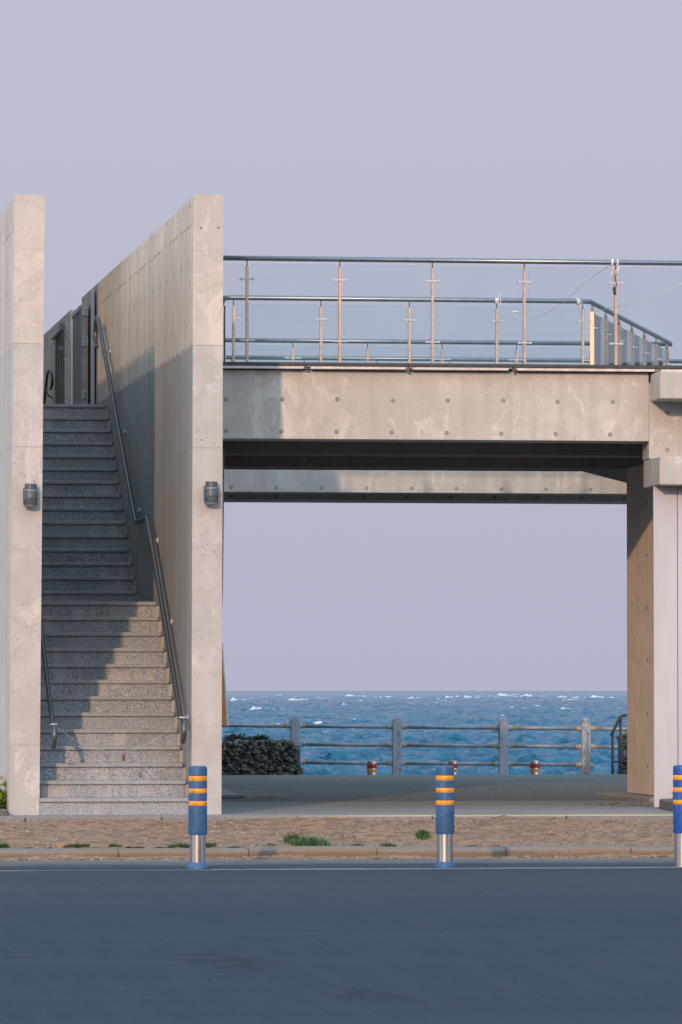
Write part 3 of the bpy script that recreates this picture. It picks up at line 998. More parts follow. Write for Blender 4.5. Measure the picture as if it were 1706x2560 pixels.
hr = thing('handrail', 'long dark steel handrail climbing the right wall of the stairs with looped ends', 'handrail', (-0.08, 0, 0.87), 'handrails of the stairs')
xr = -0.08
path = oval(xr, -0.06, 0.745, 0.11, 0.095, -pi * 0.5, -pi * 1.35)
path += [(xr, 0.10, 0.855), (xr, 0.209, 0.90), (xr, 1.75, 1.75), (xr, 2.88, 2.366), (xr, 3.60, 2.735), (xr, 3.72, 2.762), (xr, 4.86, 2.762), (xr, 4.98, 2.79),
         (xr, 7.755, 4.148), (xr, 8.704, 4.62), (xr, 9.86, 5.16)]
path += oval(xr, 10.02, 5.03, 0.20, 0.155, pi * 0.72, -pi * 0.45, 14)
m = MB(); m.tube(path, 0.024, 12)
m.build('rail', M['rail_steel'], hr, smooth=True)
for yb_, zb_ in ((0.32, 0.955), (1.9, 1.83), (3.4, 2.63), (5.4, 2.99), (7.2, 3.87), (9.2, 4.85)):
    m = MB()
    m.tube([(xr, yb_, zb_ - 0.02), (xr + 0.005, yb_, zb_ - 0.075), (-0.03, yb_, zb_ - 0.095), (0.0, yb_, zb_ - 0.095)], 0.009, 8)
    m.tube([(-0.012, yb_, zb_ - 0.095), (0.012, yb_, zb_ - 0.095)], 0.034, 12)
    m.build('bracket', M['galv'], hr, smooth=True)

hl = thing('handrail', 'steel handrail on the left side of the stairs, bright hook at its foot', 'handrail', (-1.22, 0, 0.8), 'handrails of the stairs')
xl = -1.222
path = oval(xl, 0.02, 0.70, 0.12, 0.10, -pi * 0.5, -pi * 1.35)
path += [(xl, 0.16, 0.80), (xl, 0.27, 0.85), (xl, 1.9, 1.75), (xl, 3.60, 2.68), (xl, 3.72, 2.70), (xl, 4.86, 2.70), (xl, 4.98, 2.73), (xl, 9.9, 5.08)]
m = MB(); m.tube(path, 0.021, 12)
m.build('rail', M['rail_steel'], hl, smooth=True)
for yb_, zb_ in ((0.9, 1.19), (3.2, 2.45), (6.0, 3.21)):
    m = MB()
    m.tube([(xl, yb_, zb_ - 0.02), (xl, yb_, zb_ - 0.07), (xl - 0.06, yb_, zb_ - 0.09), (-1.345, yb_, zb_ - 0.09)], 0.009, 8)
    m.tube([(-1.335, yb_, zb_ - 0.09), (-1.352, yb_, zb_ - 0.09)], 0.034, 12)
    m.build('bracket', M['galv'], hl, smooth=True)

ht = thing('handrail', 'short dark looped handrail end on the far wall at the head of the stairs', 'handrail', (-0.12, 18.2, 4.2), 'handrails of the stairs')
m = MB()
m = MB()
m.tube(catm([(-0.150, 17.816, 4.639), (-0.150, 17.701, 4.710), (-0.150, 17.417, 4.884), (-0.150, 17.134, 5.027), (-0.150, 16.906, 5.050), (-0.150, 16.679, 5.046), (-0.150, 16.397, 4.986), (-0.150, 16.248, 4.894), (-0.150, 16.313, 4.838), (-0.150, 16.559, 4.808)], 5), 0.017, 10)
m.build('rail', M['dark'], ht, smooth=True)
m = MB(); m.tube(catm([(-0.150, 17.359, 4.873), (-0.150, 17.184, 4.801), (-0.150, 16.896, 4.746), (0.000, 18.507, 4.817)], 4), 0.010, 8)
m.build('bracket', M['dark'], ht, smooth=True)

# thin cord hung between the two lower rail ends, a small padlock on it
def sag(a, b, s, n=24):
    a, b = Vector(a), Vector(b)
    return [a.lerp(b, i / n) - Vector((0, 0, s * 4 * (i / n) * (1 - i / n))) for i in range(n + 1)]
m = MB()
cord = sag((-1.222, -0.02, 0.80), (-0.08, -0.04, 0.86), 0.27)
m.tube(cord, 0.0010, 6)
m.tube([(-1.222 + 0.026 * cos(a), -0.02 + 0.026 * sin(a), 0.802) for a in np.linspace(0, 6.0, 10)], 0.006, 6)
m.tube([(-0.08 + 0.03 * cos(a), -0.04 + 0.03 * sin(a), 0.862) for a in np.linspace(0, 6.0, 10)], 0.006, 6)
tag(m.build('cord', M['string'], smooth=True), 'thin pale cord sagging between the two handrail ends at the bottom of the stairs', 'cord')
pd = thing('padlock', 'small rusty padlock hanging from the cord across the bottom steps', 'padlock', (-0.62, -0.03, 0.42))
c0 = min(cord, key=lambda p: abs(p.x + 0.62))
m = MB(); m.box(c0.x - 0.014, c0.x + 0.014, c0.y - 0.008, c0.y + 0.008, c0.z - 0.085, c0.z - 0.038)
m.build('lock_body', M['rust'], pd, bevel=0.003)
m = MB(); m.tube([(c0.x - 0.009, c0.y, c0.z - 0.04), (c0.x - 0.009, c0.y, c0.z - 0.012), (c0.x, c0.y, c0.z + 0.004), (c0.x + 0.009, c0.y, c0.z - 0.012), (c0.x + 0.009, c0.y, c0.z - 0.04)], 0.003, 6)
m.build('shackle', M['rail_steel'], pd, smooth=True)

# ------------------------------------------------------------------ wall lamps
def lamp(x, z, label):
    t = thing('wall_lamp', label, 'lamp', (x, 0, z), 'cylindrical wall lamps')
    cy = -0.082
    m = MB(); m.box(x - 0.062, x - 0.012, -0.030, 0.0, z - 0.072, z + 0.062)
    m.box(x - 0.012, x + 0.03, -0.03, 0.0, z - 0.05, z + 0.05)
    m.build('mounting_plate', M['lamp'], t, bevel=0.004)
    m = MB(); m.lathe([(0.058, -0.098), (0.061, -0.094), (0.061, 0.040), (0.056, 0.046)], (x, cy, z), 32)
    m.build('lamp_body', M['lamp'], t, autosm=40)
    m = MB(); m.lathe([(0.052, 0.044), (0.054, 0.046), (0.054, 0.098), (0.049, 0.100), (0.046, 0.098), (0.046, 0.06)], (x, cy, z), 32)
    m.build('lamp_neck', M['lamp'], t, autosm=40)
    m = MB(); m.lathe([(0.0615, 0.034), (0.0632, 0.036), (0.0632, 0.043), (0.0600, 0.0475)], (x, cy, z), 32)
    m.build('rim', M['lampring'], t, autosm=40)
    m = MB(); m.lathe([(0.054, -0.102), (0.059, -0.102), (0.0618, -0.098), (0.0618, -0.090)], (x, cy, z), 32)
    m.build('lower_rim', M['lampring'], t, autosm=40)
    # drooping cable on the front
    m = MB(); m.tube([(x - 0.060, cy - 0.02, z - 0.075)] + [(x + 0.0625 * sin(a), cy - 0.0625 * cos(a), z - 0.030 - 0.035 * (a / 1.2) ** 2 * (1 if a < 0 else 0.35)) for a in np.linspace(-1.2, 1.1, 12)], 0.003, 6)
    m.build('cable', M['blackbit'], t, smooth=True)
lamp(0.170, 2.856, 'grey cylindrical wall lamp on the wall right of the stairs')
lamp(-1.437, 2.828, 'grey cylindrical wall lamp on the wall left of the stairs')

# ------------------------------------------------------------------ gates at the head of the stairs
g = thing('metal_gate', 'grey sheet metal gate folded back on the right wall at the head of the stairs', 'gate', (-0.1, 11.5, ZT), 'gates at the head of the stairs')
m = MB(); m.box(-0.055, -0.004, 11.30, 11.62, ZT, 5.60); m.build('post', M['galv'], g, bevel=0.006)
m = MB(); m.box(-0.155, -0.080, 11.28, 11.45, ZT + 0.09, 5.44); m.build('hinge_stile', M['stile'], g, bevel=0.008)
for zc in (5.36, 5.02, 4.42):
    m = MB()
    for dz in (-0.035, 0.0, 0.035):
        m.tube([(-0.118, 11.262, zc + dz - 0.014), (-0.118, 11.262, zc + dz + 0.014)], 0.020, 10)
    m.box(-0.150, -0.086, 11.268, 11.276, zc - 0.055, zc + 0.055)
    m.build('hinge', M['galv'], g)
m = MB(); m.box(-0.150, -0.115, 11.46, 12.75, ZT + 0.06, 5.38); m.build('leaf', M['gate'], g, bevel=0.004)
m = MB(); m.box(-0.165, -0.10, 11.46, 12.77, 5.382, 5.44); m.build('top_bar', M['galv'], g, bevel=0.004)
m = MB(); m.box(-0.22, -0.09, 11.20, 11.29, ZT + 0.005, ZT + 0.075); m.build('foot_block', M['galv'], g, bevel=0.01)

g2 = thing('metal_gate', 'brown ribbed metal gate on the far wall, chain hanging on its post', 'gate', (-0.1, 15.2, ZT), 'gates at the head of the stairs')
m = MB()
for i in range(9):
    y0 = 14.75 + i * 0.185
    m.prism_x([(y0, ZT), (y0, 5.40), (y0 + 0.18, 5.40), (y0 + 0.18, ZT)], -0.10 - (0.018 if i % 2 else 0), -0.085)
m.build('ribbed_leaf', M['corr'], g2)
m = MB(); m.box(-0.16, -0.08, 14.72, 16.45, 5.402, 5.47); m.build('top_bar', M['galv'], g2, bevel=0.005)
m = MB(); m.box(-0.125, -0.062, 14.45, 14.60, ZT, 5.47); m.build('post', M['stile'], g2, bevel=0.006)
m = MB()
ch = [(-0.15 - 0.045 * (i / 40), 14.43, 5.36 - i * 0.028) for i in range(41)]
for i in range(0, 40):
    m.tube([ch[i], ch[i + 1]], 0.008 if i % 2 else 0.005, 6)
m.build('chain', M['rail_steel'], g2)
m = MB(); m.tube([(-0.17, 14.42, 5.16 + 0.0), (-0.17, 14.40, 5.16)], 0.035, 12)
m.build('pull_ring', M['rail_steel'], g2)
m = MB(); m.box(-0.19, -0.12, 14.40, 14.46, 5.38, 5.46)
m.build('latch', M['rail_steel'], g2)
m = MB(); m.box(-0.10, 0.0, 16.5, 16.56, ZT, 5.30); m.build('end_post', M['galv'], g2)

# ------------------------------------------------------------------ footbridge
fb = thing('footbridge', 'bare concrete footbridge with round form-tie holes spanning the passage to the sea', 'bridge', (2.4, 2.3, 0))
m = MB()
m.box(0.285, 4.5825, 2.3, 2.75, 3.466, 4.112)
for i in range(9):
    x = 0.547 + i * 0.526
    if x < 4.5:
        m.tie_hole(x + 0.004 * (i % 2), 2.3, 3.838 + 0.004 * ((i * 7) % 3 - 1))
        m.tie_hole(x - 0.003 * i, 2.3, 3.537 - 0.0015 * i)
m.build('front_beam', [M['beam'], M['tie'], M['hole_shade']], fb, bevel=0.006)
m = MB(); m.box(0.34, 5.2, 3.58, 4.05, 3.39, 4.02)
for i in range(9):
    m.tie_hole(0.79 + i * 0.52, 3.58, 3.455)
m.build('inner_beam', [M['shade_concrete'], M['tie'], M['hole_shade']], fb, bevel=0.006)
m = MB(); m.box(0.34, 4.75, 6.3, 6.99, 3.39, 4.02)
for i in range(9):
    m.tie_hole(1.25 + i * 0.52, 6.3, 3.455)
m.build('rear_beam', [M['shade_concrete'], M['tie'], M['hole_shade']], fb, bevel=0.006)
# diagonal beam where the deck widens towards the far span
m = MB(); m.prism_z([(4.753, 6.45), (4.755, 6.95), (6.75, 12.45), (7.35, 12.45), (5.36, 6.45)], 3.391, 4.021)
m.build('diagonal_beam', M['shade_concrete'], fb, bevel=0.006)
m = MB(); m.prism_z([(0.30, 6.992), (1.02, 6.992), (0.78, 10.0), (0.30, 10.0)], 3.392, 4.02)
m.build('corner_beam', M['shade_concrete'], fb, bevel=0.006)
m = MB(); m.box(0.34, 9.0, 12.5, 12.98, 3.385, 4.02)
for i in range(11):
    m.tie_hole(1.66 + i * 0.525, 12.5, 3.435)
m.build('far_beam', [M['beam'], M['tie'], M['hole_shade']], fb, bevel=0.006)
m = MB(); m.box(0.34, 9.0, 14.7, 15.6, 3.386, 4.02)
for i in range(11):
    m.tie_hole(1.9 + i * 0.53, 14.7, 3.425)
m.build('far_rear_beam', [M['beam'], M['tie'], M['hole_shade']], fb, bevel=0.006)
m = MB()
m.prism_z([(0.29, 2.752), (9.0, 2.752), (9.0, 15.85), (0.29, 15.85), (0.29, 12.6), (6.79, 12.6), (4.83, 7.06), (0.29, 7.06)], 4.024, 4.148)
m.build('deck_slab', M['shade_concrete'], fb)
m = MB()                                                # edge channel and flashing strips along the deck
m.box(0.288, 9.0, 2.185, 2.236, 4.1495, 4.181)
m.build('edge_channel', M['dark'], fb, bevel=0.003)
m = MB(); m.box(0.288, 9.0, 2.325, 2.750, 4.1135, 4.148); m.build('gap_shade_filler', M['dark'], fb)  # dark filler box standing in for the shaded gap over the beam
for x0, x1 in ((0.37, 1.27), (1.335, 2.235), (2.30, 3.22), (3.30, 4.62), (4.68, 5.6)):
    m = MB(); m.box(x0, x1, 2.200, 2.320, 4.122, 4.147)
    m.build('flashing', M['flash'], fb, bevel=0.002)
for x in (1.303, 2.268, 3.258, 4.65):
    m = MB()
    for _ in range(6):
        rock(m, (x + rnd.uniform(-0.02, 0.02), 2.215, 4.125 + rnd.uniform(-0.01, 0.02)), 0.014, 1.0)
    m.build('joint_sealant', M['pebble'], fb)
m = MB()                                                # left abutment pier beside the stair wall
prof = [(-0.2, 0.545), (1.55, 0.551), (2.1, 0.570), (3.388, 0.582)]
for (z0, xa), (z1, xb) in zip(prof[:-1], prof[1:]):
    m.add([(0.29, 2.78, z0), (xa, 2.78, z0), (xa, 6.9, z0), (0.29, 6.9, z0), (0.29, 2.78, z1), (xb, 2.78, z1), (xb, 6.9, z1), (0.29, 6.9, z1)],
          [(0, 1, 5, 4), (1, 2, 6, 5), (2, 3, 7, 6), (3, 0, 4, 7)])
lp = m.build('abutment', M['shade_concrete'], fb, bevel=0.008)
m = MB()                                                # right pier head
m.box(4.583, 9.0, 2.304, 2.63, 3.301, 4.022)
m.tie_hole(4.761, 2.304, 3.741); m.tie_hole(4.760, 2.304, 3.386)
m.build('pier_head', [M['beam'], M['tie'], M['hole_shade']], fb, bevel=0.006)
m = MB(); m.box(4.595, 9.0, 1.81, 2.300, 3.842, 4.100); m.build('cap_slab', M['beam'], fb, bevel=0.008)
m = MB(); m.box(4.590, 9.0, 1.81, 2.626, 3.032, 3.298); m.build('corbel', M['beam'], fb, bevel=0.008)
m = MB(); m.box(5.07, 9.0, 2.63, 6.05, 0.052, 3.388)
def tie_x(m, x, y, z):  # flat dark disc, paints the shade of a tie hole
    seg = 12
    m.add([(x - 0.003, y + 0.022 * cos(2 * pi * k / seg), z + 0.022 * sin(2 * pi * k / seg)) for k in range(seg)], [tuple(range(seg - 1, -1, -1))], 1)
for z in (0.35, 0.86, 1.40, 1.93, 2.46, 2.98):
    tie_x(m, 5.07, 4.93, z)
m.build('pier', [M['pier'], M['tie']], fb, bevel=0.008)
m = MB(); m.prism_z([(4.95, 4.2), (9, 4.2), (9, 6.4), (4.80, 6.4)], -0.1, 0.05)
m.build('pier_plinth', M['apron'], fb, bevel=0.02)

cl = thing('clad_column', 'column faced with pinkish white panels under the right end of the bridge', 'column', (4.8, 2.3, 0))
m = MB(); m.box(4.588, 4.815, 2.11, 2.14, 0.0, 3.028); m.build('panel', M['clad'], cl, bevel=0.004)
m = MB(); m.box(4.821, 9.0, 2.112, 2.142, 0.0, 3.000); m.build('panel', M['clad'], cl, bevel=0.004)
m = MB(); m.box(4.8151, 4.8209, 2.125, 2.14, 0.0, 3.02); m.build('joint', M['seam'], cl)

# ------------------------------------------------------------------ glass balustrades
ZR = 5.163
def clamp_mb(m, x, y, z, w=0.056, side=0):
    """spider clamp across a post: flat bar with two round bosses"""
    x0, x1 = (x - w if side <= 0 else x), (x + w if side >= 0 else x)
    m.box(x0, x1, y - 0.030, y - 0.020, z - 0.008, z + 0.008)
    for xx in ((x - w, x + w) if side == 0 else ((x - w,) if side < 0 else (x + w,))):
        m.tube([(xx, y - 0.036, z), (xx, y + 0.012, z)], 0.012, 10)
def pane(parent, x0, x1, y, z0, z1):
    m = MB()
    m.box(x0, x1, y - 0.005, y + 0.005, z0, z1)
    # faces 4,5 of a box are its x ends; 0,1 bottom and top
    for i in (0, 1, 4, 5):
        m.m[i] = 1
    return m.build('glass_pane', [M['glass'], M['gedge']], parent)
def post(parent, x, y, z0, ztop, zr, cl_z, side=0, w=0.056):
    m = MB(); m.box(x - 0.014, x + 0.014, y - 0.022, y + 0.022, z0, ztop)
    p = m.build('post', M['post'], parent, bevel=0.003)
    m = MB(); m.tube([(x, y, ztop), (x, y, zr)], 0.006, 8); m.build('rail_pin', M['rail_steel'], p, smooth=True)
    for z in cl_z:
        m = MB(); clamp_mb(m, x, y, z, w, side); m.build('clamp', M['galv'], p, autosm=40)

b1 = thing('glass_balustrade', 'tall front glass balustrade with brown steel posts along the near edge of the bridge', 'railing', (2.4, 2.3, 4.15), 'glass balustrades on the bridge')
m = MB(); m.tube([(0.27, 2.3, ZR + 0.002), (9.0, 2.3, ZR + 0.002)], 0.024, 14); m.build('handrail', M['steel'], b1, smooth=True)
PX = [0.743, 1.622, 2.505, 3.385, 4.264, 5.145, 6.025]
for x in PX:
    post(b1, x, 2.3, 4.150, 5.095, ZR - 0.015, (4.968, 4.390), 0)
m = MB()
for z in (4.972, 4.392):
    m = MB(); clamp_mb(m, 0.30, 2.3, z, 0.02, 1)
    m.build('wall_clamp', M['bright'], b1, autosm=40)
xs = [0.26] + PX
for a, b in zip(xs[:-1], xs[1:]):
    pane(b1, a + 0.035, b - 0.030, 2.302, 4.175, 5.112)

b2 = thing('glass_balustrade', 'second glass balustrade along the rear edge of the bridge, turning away to the right', 'railing', (2.8, 6.9, 4.15), 'glass balustrades on the bridge')
d0, d1 = Vector((4.842, 6.905)), Vector((6.86, 12.80))
path = [(1.00, 7.35, ZR - 0.1), (1.00, 7.05, ZR - 0.02), (1.01, 6.96, ZR + 0.005), (1.07, 6.905, ZR + 0.006), (4.70, 6.905, ZR + 0.006), (4.80, 6.915, ZR + 0.006), (4.86, 6.96, ZR + 0.006), (6.86, 12.80, ZR + 0.006)]
m = MB(); m.tube(path, 0.026, 14); m.build('handrail', M['steel'], b2, smooth=True)
for i, x in enumerate((1.099, 2.012, 2.939, 3.860, 4.770)):
    post(b2, x, 6.905, 4.150, 5.085, ZR - 0.012, (4.953,), 1 if i == 0 else (-1 if i == 4 else 0), 0.050)
xs = [1.099, 2.012, 2.939, 3.860, 4.770]
for a, b in zip(xs[:-1], xs[1:]):
    pane(b2, a + 0.03, b - 0.03, 6.907, 4.175, 5.105)
m = MB(); m.box(1.010, 1.022, 6.98, 7.9, 4.175, 5.09); m.build('glass_pane', M['glass'], b2)
m = MB(); m.box(0.965, 1.002, 6.94, 7.0, 4.15, 5.085); m.build('post', M['post'], b2)
u = (d1 - d0).normalized()
pts = [d0 + u * q for q in (0.20, 1.15, 2.12, 3.10, 4.08, 5.05, 5.95)]
def obox(m, c, u, la, wa, z0, z1):
    n = Vector((-u.y, u.x))
    cs = [c + u * la + n * wa, c - u * la + n * wa, c - u * la - n * wa, c + u * la - n * wa]
    m.prism_z([(q.x, q.y) for q in reversed(cs)] if False else [(q.x, q.y) for q in cs], z0, z1)
for i, c in enumerate(pts):
    m = MB(); obox(m, c, u, 0.036, 0.024, 4.150, 5.075)
    p = m.build('post', M['post'], b2, bevel=0.003)
    m = MB(); m.tube([(c.x, c.y, 5.075), (c.x, c.y, ZR - 0.012)], 0.010, 8, rs=[0.018, 0.009]); m.build('rail_pin', M['post'], p, smooth=True)
    m = MB()
    for z in (4.90, 4.36):
        a, b = c + u * 0.07, c - u * 0.07
        m.tube([(a.x + 0.03, a.y, z), (b.x + 0.03, b.y, z)], 0.008, 8)
        m.tube([(c.x - 0.05, c.y, z), (c.x + 0.06, c.y, z)], 0.007, 8)
    m.build('clamp', M['bright'], p)
for a, b in zip(pts[:-1], pts[1:]):
    m = MB(); q0, q1 = a + u * 0.08, b - u * 0.08
    c = (q0 + q1) / 2
    obox(m, c, u, (q1 - q0).length / 2, 0.005, 4.175, 5.06)
    m.build('glass_pane', M['glass'], b2)

b3 = thing('glass_balustrade', 'third glass balustrade on the near edge of the farther span, low behind the others', 'railing', (3.4, 12.87, 4.15), 'glass balustrades on the bridge')
m = MB(); m.tube([(0.7, 12.88, ZR), (6.90, 12.88, ZR)], 0.026, 12); m.build('handrail', M['steel'], b3, smooth=True)
PB = [1.540, 2.421, 3.295, 4.174, 5.051, 5.93]
for x in PB:
    post(b3, x, 12.88, 4.150, 5.08, ZR - 0.015, (4.962,), 0, 0.085)
for a, b in zip(PB[:-1], PB[1:]):
    pane(b3, a + 0.03, b - 0.03, 12.882, 4.175, 5.10)
b4 = thing('glass_balustrade', 'farthest glass balustrade on the sea edge of the farther span', 'railing', (4.0, 15.77, 4.15), 'glass balustrades on the bridge')
m = MB(); m.tube([(0.7, 15.77, ZR), (9.2, 15.77, ZR)], 0.026, 12); m.build('handrail', M['steel'], b4, smooth=True)
PB = [1.1, 2.0, 2.9, 3.8, 4.7, 5.6, 6.5, 7.4]
for x in PB:
    post(b4, x, 15.77, 4.150, 5.06, ZR - 0.015, (4.90,), 0, 0.05)
for a, b in zip(PB[:-1], PB[1:]):
    pane(b4, a + 0.03, b - 0.03, 15.772, 4.175, 5.09)

# string, wire and rags tied to the rails
m = MB(); m.tube(catm([(4.209, 2.29, 5.14), (4.10, 3.0, 5.03), (3.99, 3.9, 4.875), (3.93, 5.0, 4.83), (3.99, 6.3, 4.93), (4.02, 6.87, 5.045)]), 0.0028, 6)
m.tube([(4.02, 6.87, 5.045), (4.06, 6.87, 5.05), (4.09, 6.87, 5.046)], 0.012, 6)
tag(m.build('wire', M['string'], smooth=True), 'thin wire curving down from the front rail knot to the rear glass', 'wire')
m = MB(); m.tube(catm([(4.73, 6.88, 5.186), (4.55, 5.2, 4.93), (4.30, 2.7, 4.77), (4.45, 2.5, 4.79), (4.75, 2.34, 4.89), (5.0, 2.28, 5.03), (5.2, 2.28, 5.15)]), 0.0028, 6)
tag(m.build('wire', M['string'], smooth=True), 'thin wire sagging from the rear rail bend out to the right edge', 'wire')
def rag(x, y, z, r, label, tail):
    m = MB()
    for _ in range(3):
        xx = x + rnd.uniform(-0.012, 0.012)
        m.tube([(xx + rnd.uniform(-0.006, 0.006), y + (r + 0.004) * cos(a), z + (r + 0.004) * sin(a)) for a in np.linspace(0, 6.28, 14)], 0.007, 6)
    for t_ in tail:
        m.tube(catm([(x + a, y - r * 0.9, z + b) for a, b in t_], 4), 0.004, 6)
    tag(m.build('tied_rag', M['cloth'], smooth=True), label, 'rag', 'rags tied on the rails')
rag(4.235, 2.3, ZR, 0.024, 'white tape knotted on the front rail above the rightmost full post', [[(-0.01, -0.02), (0.0, -0.08), (-0.02, -0.13)], [(0.03, -0.01), (0.05, -0.05), (0.03, -0.09)]])
rag(4.285, 2.3, ZR, 0.024, 'second white tape knot just right of the first one on the front rail', [[(0.0, -0.02), (0.01, -0.06), (-0.01, -0.10)]])
rag(3.86, 6.905, ZR, 0.026, 'white rag tied on the rear rail with its ends sticking up', [[(-0.02, -0.03), (0.02, 0.04), (0.06, 0.09)], [(0.0, -0.02), (0.03, -0.04), (0.04, 0.03)]])
rag(4.72, 6.905, ZR, 0.026, 'thin tie on the rear rail near its bend', [[(0.0, -0.02), (0.02, -0.03)]])
m = MB()
rock(m, (4.246, 2.272, 4.905), 0.020, 1.4); rock(m, (4.250, 2.272, 4.87), 0.018, 1.4)
m.tube([(4.264, 2.276, 5.06), (4.254, 2.27, 5.0), (4.272, 2.27, 4.95), (4.246, 2.27, 4.91)], 0.004, 6)
tag(m.build('plastic_clip', M['blackbit']), 'small black clip hanging on the rightmost full post of the front balustrade', 'clip')

# ------------------------------------------------------------------ blue bollards on the road
def bollard(x, y, label, mat, foot=True):
    z0 = -0.2
    t = thing('road_bollard', label, 'bollard', (x, y, z0), 'blue bollards along the road')
    if foot:
        m = MB(); m.lathe([(0.079, 0.0), (0.0805, 0.006), (0.078, 0.018), (0.072, 0.032), (0.066, 0.044), (0.0615, 0.049)], (x, y, z0), 40)
        m.build('foot_ring', mat, t, autosm=60)
    m = MB(); m.lathe([(0.0585, 0.002), (0.0585, 0.262)], (x, y, z0), 40)
    m.build('steel_tube', M['brushed'], t, autosm=40)
    R, r = 0.0685, 0.0662
    B = ((0.462, 0.498), (0.553, 0.589), (0.642, 0.680))
    prof = [(0.060, 0.250), (0.0665, 0.252), (R, 0.259)]
    for b0, b1 in B:
        prof += [(R, b0 - 0.002), (r, b0), (r, b1), (R, b1 + 0.002)]
    prof += [(R, 0.728), (0.0670, 0.740), (0.0630, 0.7475), (0.052, 0.7515), (0.0005, 0.7525)]
    m = MB(); m.lathe(prof, (x, y, z0), 40)
    m.build('sleeve', mat, t, autosm=35)
    for b0, b1 in B:
        m = MB(); m.lathe([(r + 0.0003, b0 + 0.001), (r + 0.0011, b0 + 0.002), (r + 0.0011, b1 - 0.002), (r + 0.0003, b1 - 0.001)], (x, y, z0), 40)
        m.build('reflective_band', M['orange'], t, autosm=40)
    return t
bollard(-0.689, -7.66, 'faded blue bollard with three orange bands in front of the stairs', M['blue'])
bollard(1.127, -7.70, 'faded blue bollard with three orange bands in front of the open passage', M['blue'])
bollard(2.893, -7.72, 'brighter blue bollard cut off by the right edge of the photo', M['blue2'], False)

# ------------------------------------------------------------------ seaside: fence, far bollards, stone wall
YF = 22.0
fe = thing('sea_fence', 'weathered grey post and rail fence with yellow collars along the sea', 'fence', (5.5, YF, -0.55))
FX = [2.1, 3.52, 4.907, 6.366, 7.498, 8.7]
dzr = lambda x: -0.0095 * (x - 3.5)
for i, x in enumerate(FX):
    if i == 0:
        continue
    d = dzr(x) * 0.7
    m = MB()
    prof = [(-0.064, -0.55), (0.064, -0.55), (0.060, 0.69 + d), (0.050, 0.725 + d), (0.026, 0.748 + d), (0.0, 0.753 + d), (-0.026, 0.748 + d), (-0.050, 0.725 + d), (-0.060, 0.69 + d)]
    n = len(prof)
    vs = [(x + a, YF - 0.06, b) for a, b in prof] + [(x + a, YF + 0.06, b) for a, b in prof]
    m.add(vs, [tuple(range(n)), tuple(range(2 * n - 1, n - 1, -1))] + [(k, n + k, n + (k + 1) % n, (k + 1) % n) for k in range(n)])
    p = m.build('post', M['fence'], fe, bevel=0.012, seg=2)
    for j, z in enumerate((0.622, 0.376, 0.132)):
        for sgn in (-1, 1):
            if i == 1 and (j > 0 and sgn < 0):
                continue
            zz = z + dzr(x) * 1.05
            m = MB(); m.tube([(x + sgn * 0.055, YF, zz), (x + sgn * 0.105, YF, zz)], 0.031, 12, rs=[0.036, 0.029])
            m.build('socket', M['fence'], p, smooth=True)
            if (i == 4 and j == 2 and sgn > 0):
                continue
            m = MB(); m.tube([(x + sgn * 0.102, YF, zz), (x + sgn * 0.135, YF, zz)], 0.030, 12)
            m.build('collar', M['fence'] if (i == 1 and j == 1) else M['yellow'], p, smooth=True)
for j, z in enumerate((0.622, 0.376, 0.132)):
    for a, b in zip(FX[:-1], FX[1:]):
        if j > 0 and a == FX[0]:
            continue
        if j == 2 and a == FX[4]:
            continue
        m = MB(); m.tube([(a + 0.1, YF, z + dzr(a) * 1.05), (b - 0.1, YF, z + dzr(b) * 1.05)], 0.025, 10)
        m.build('rail', M['fencerail'], fe, smooth=True)

fbm = []
def far_bollard(x, y, label):
    z0 = -0.55
    t = thing('quay_bollard', label, 'bollard', (x, y, z0), 'steel bollards on the quay')
    m = MB(); m.lathe([(0.066, 0.0), (0.066, 0.70), (0.060, 0.717), (0.0005, 0.722)], (x, y, z0), 24); m.build('steel_tube', M['brushed'], t, autosm=40)
    m = MB(); m.lathe([(0.0665, 0.622), (0.0672, 0.624), (0.0672, 0.678), (0.0665, 0.680)], (x, y, z0), 24); m.build('red_band', M['red'], t, autosm=40)
    m = MB(); m.lathe([(0.0665, 0.570), (0.0672, 0.572), (0.0672, 0.604), (0.0665, 0.606)], (x, y, z0), 24); m.build('yellow_band', M['orange'], t, autosm=40)
    return t
q0 = far_bollard(4.407, 20.8, 'short steel bollard with red and yellow bands, left of the three by the sea fence')
dup(q0, (5.492, 20.8, -0.55), 'short steel bollard behind the middle blue bollard, only its red top showing')
dup(q0, (6.594, 20.8, -0.55), 'short steel bollard with red and yellow bands between the two right fence posts')

# dry-stone wall
def stone_wall(name, x0, x1, y0, y1, z0, ztop, n, rr, label, cat):
    t = thing(name, label, cat, ((x0 + x1) / 2, y0, z0))
    m = MB()
    m.box(x0 + 0.02, x1 - 0.08, y0 + 0.05, y1 - 0.03, z0, ztop(0.5) - 0.05)
    for i in range(n):
        u_ = rnd.random(); zt = ztop(u_)
        z = z0 + (zt - z0) * rnd.random()
        xr_ = x1 - 0.16 * ((z - z0) / (zt - z0)) ** 1.5
        x = x0 + (xr_ - x0) * u_
        rock(m, (x, y0 + rnd.uniform(-0.01, 0.05), z), rr * 0.85 * rnd.uniform(0.5, 1.5), 0.9, rnd.choice((0, 0, 0, 1, 2)))
    for i in range(n // 5):
        z = z0 + (ztop(1) - z0) * rnd.random()
        rock(m, (x1 - 0.04 - 0.16 * ((z - z0) / (ztop(1) - z0)) ** 1.5, rnd.uniform(y0, y1), z), rr, 0.9)
    for i in range(n // 4):
        u_ = rnd.random()
        rock(m, (x0 + (x1 - 0.2 - x0) * u_, rnd.uniform(y0, y1), ztop(u_) - rr * 0.4 + rnd.uniform(-0.02, 0.025)), rr * rnd.uniform(0.6, 1.3), 0.8, rnd.choice((0, 0, 1, 2)))
    m.build('stonework', [M['basalt'], M['basalt_pale'], M['basalt_mossy']], t)
    return t
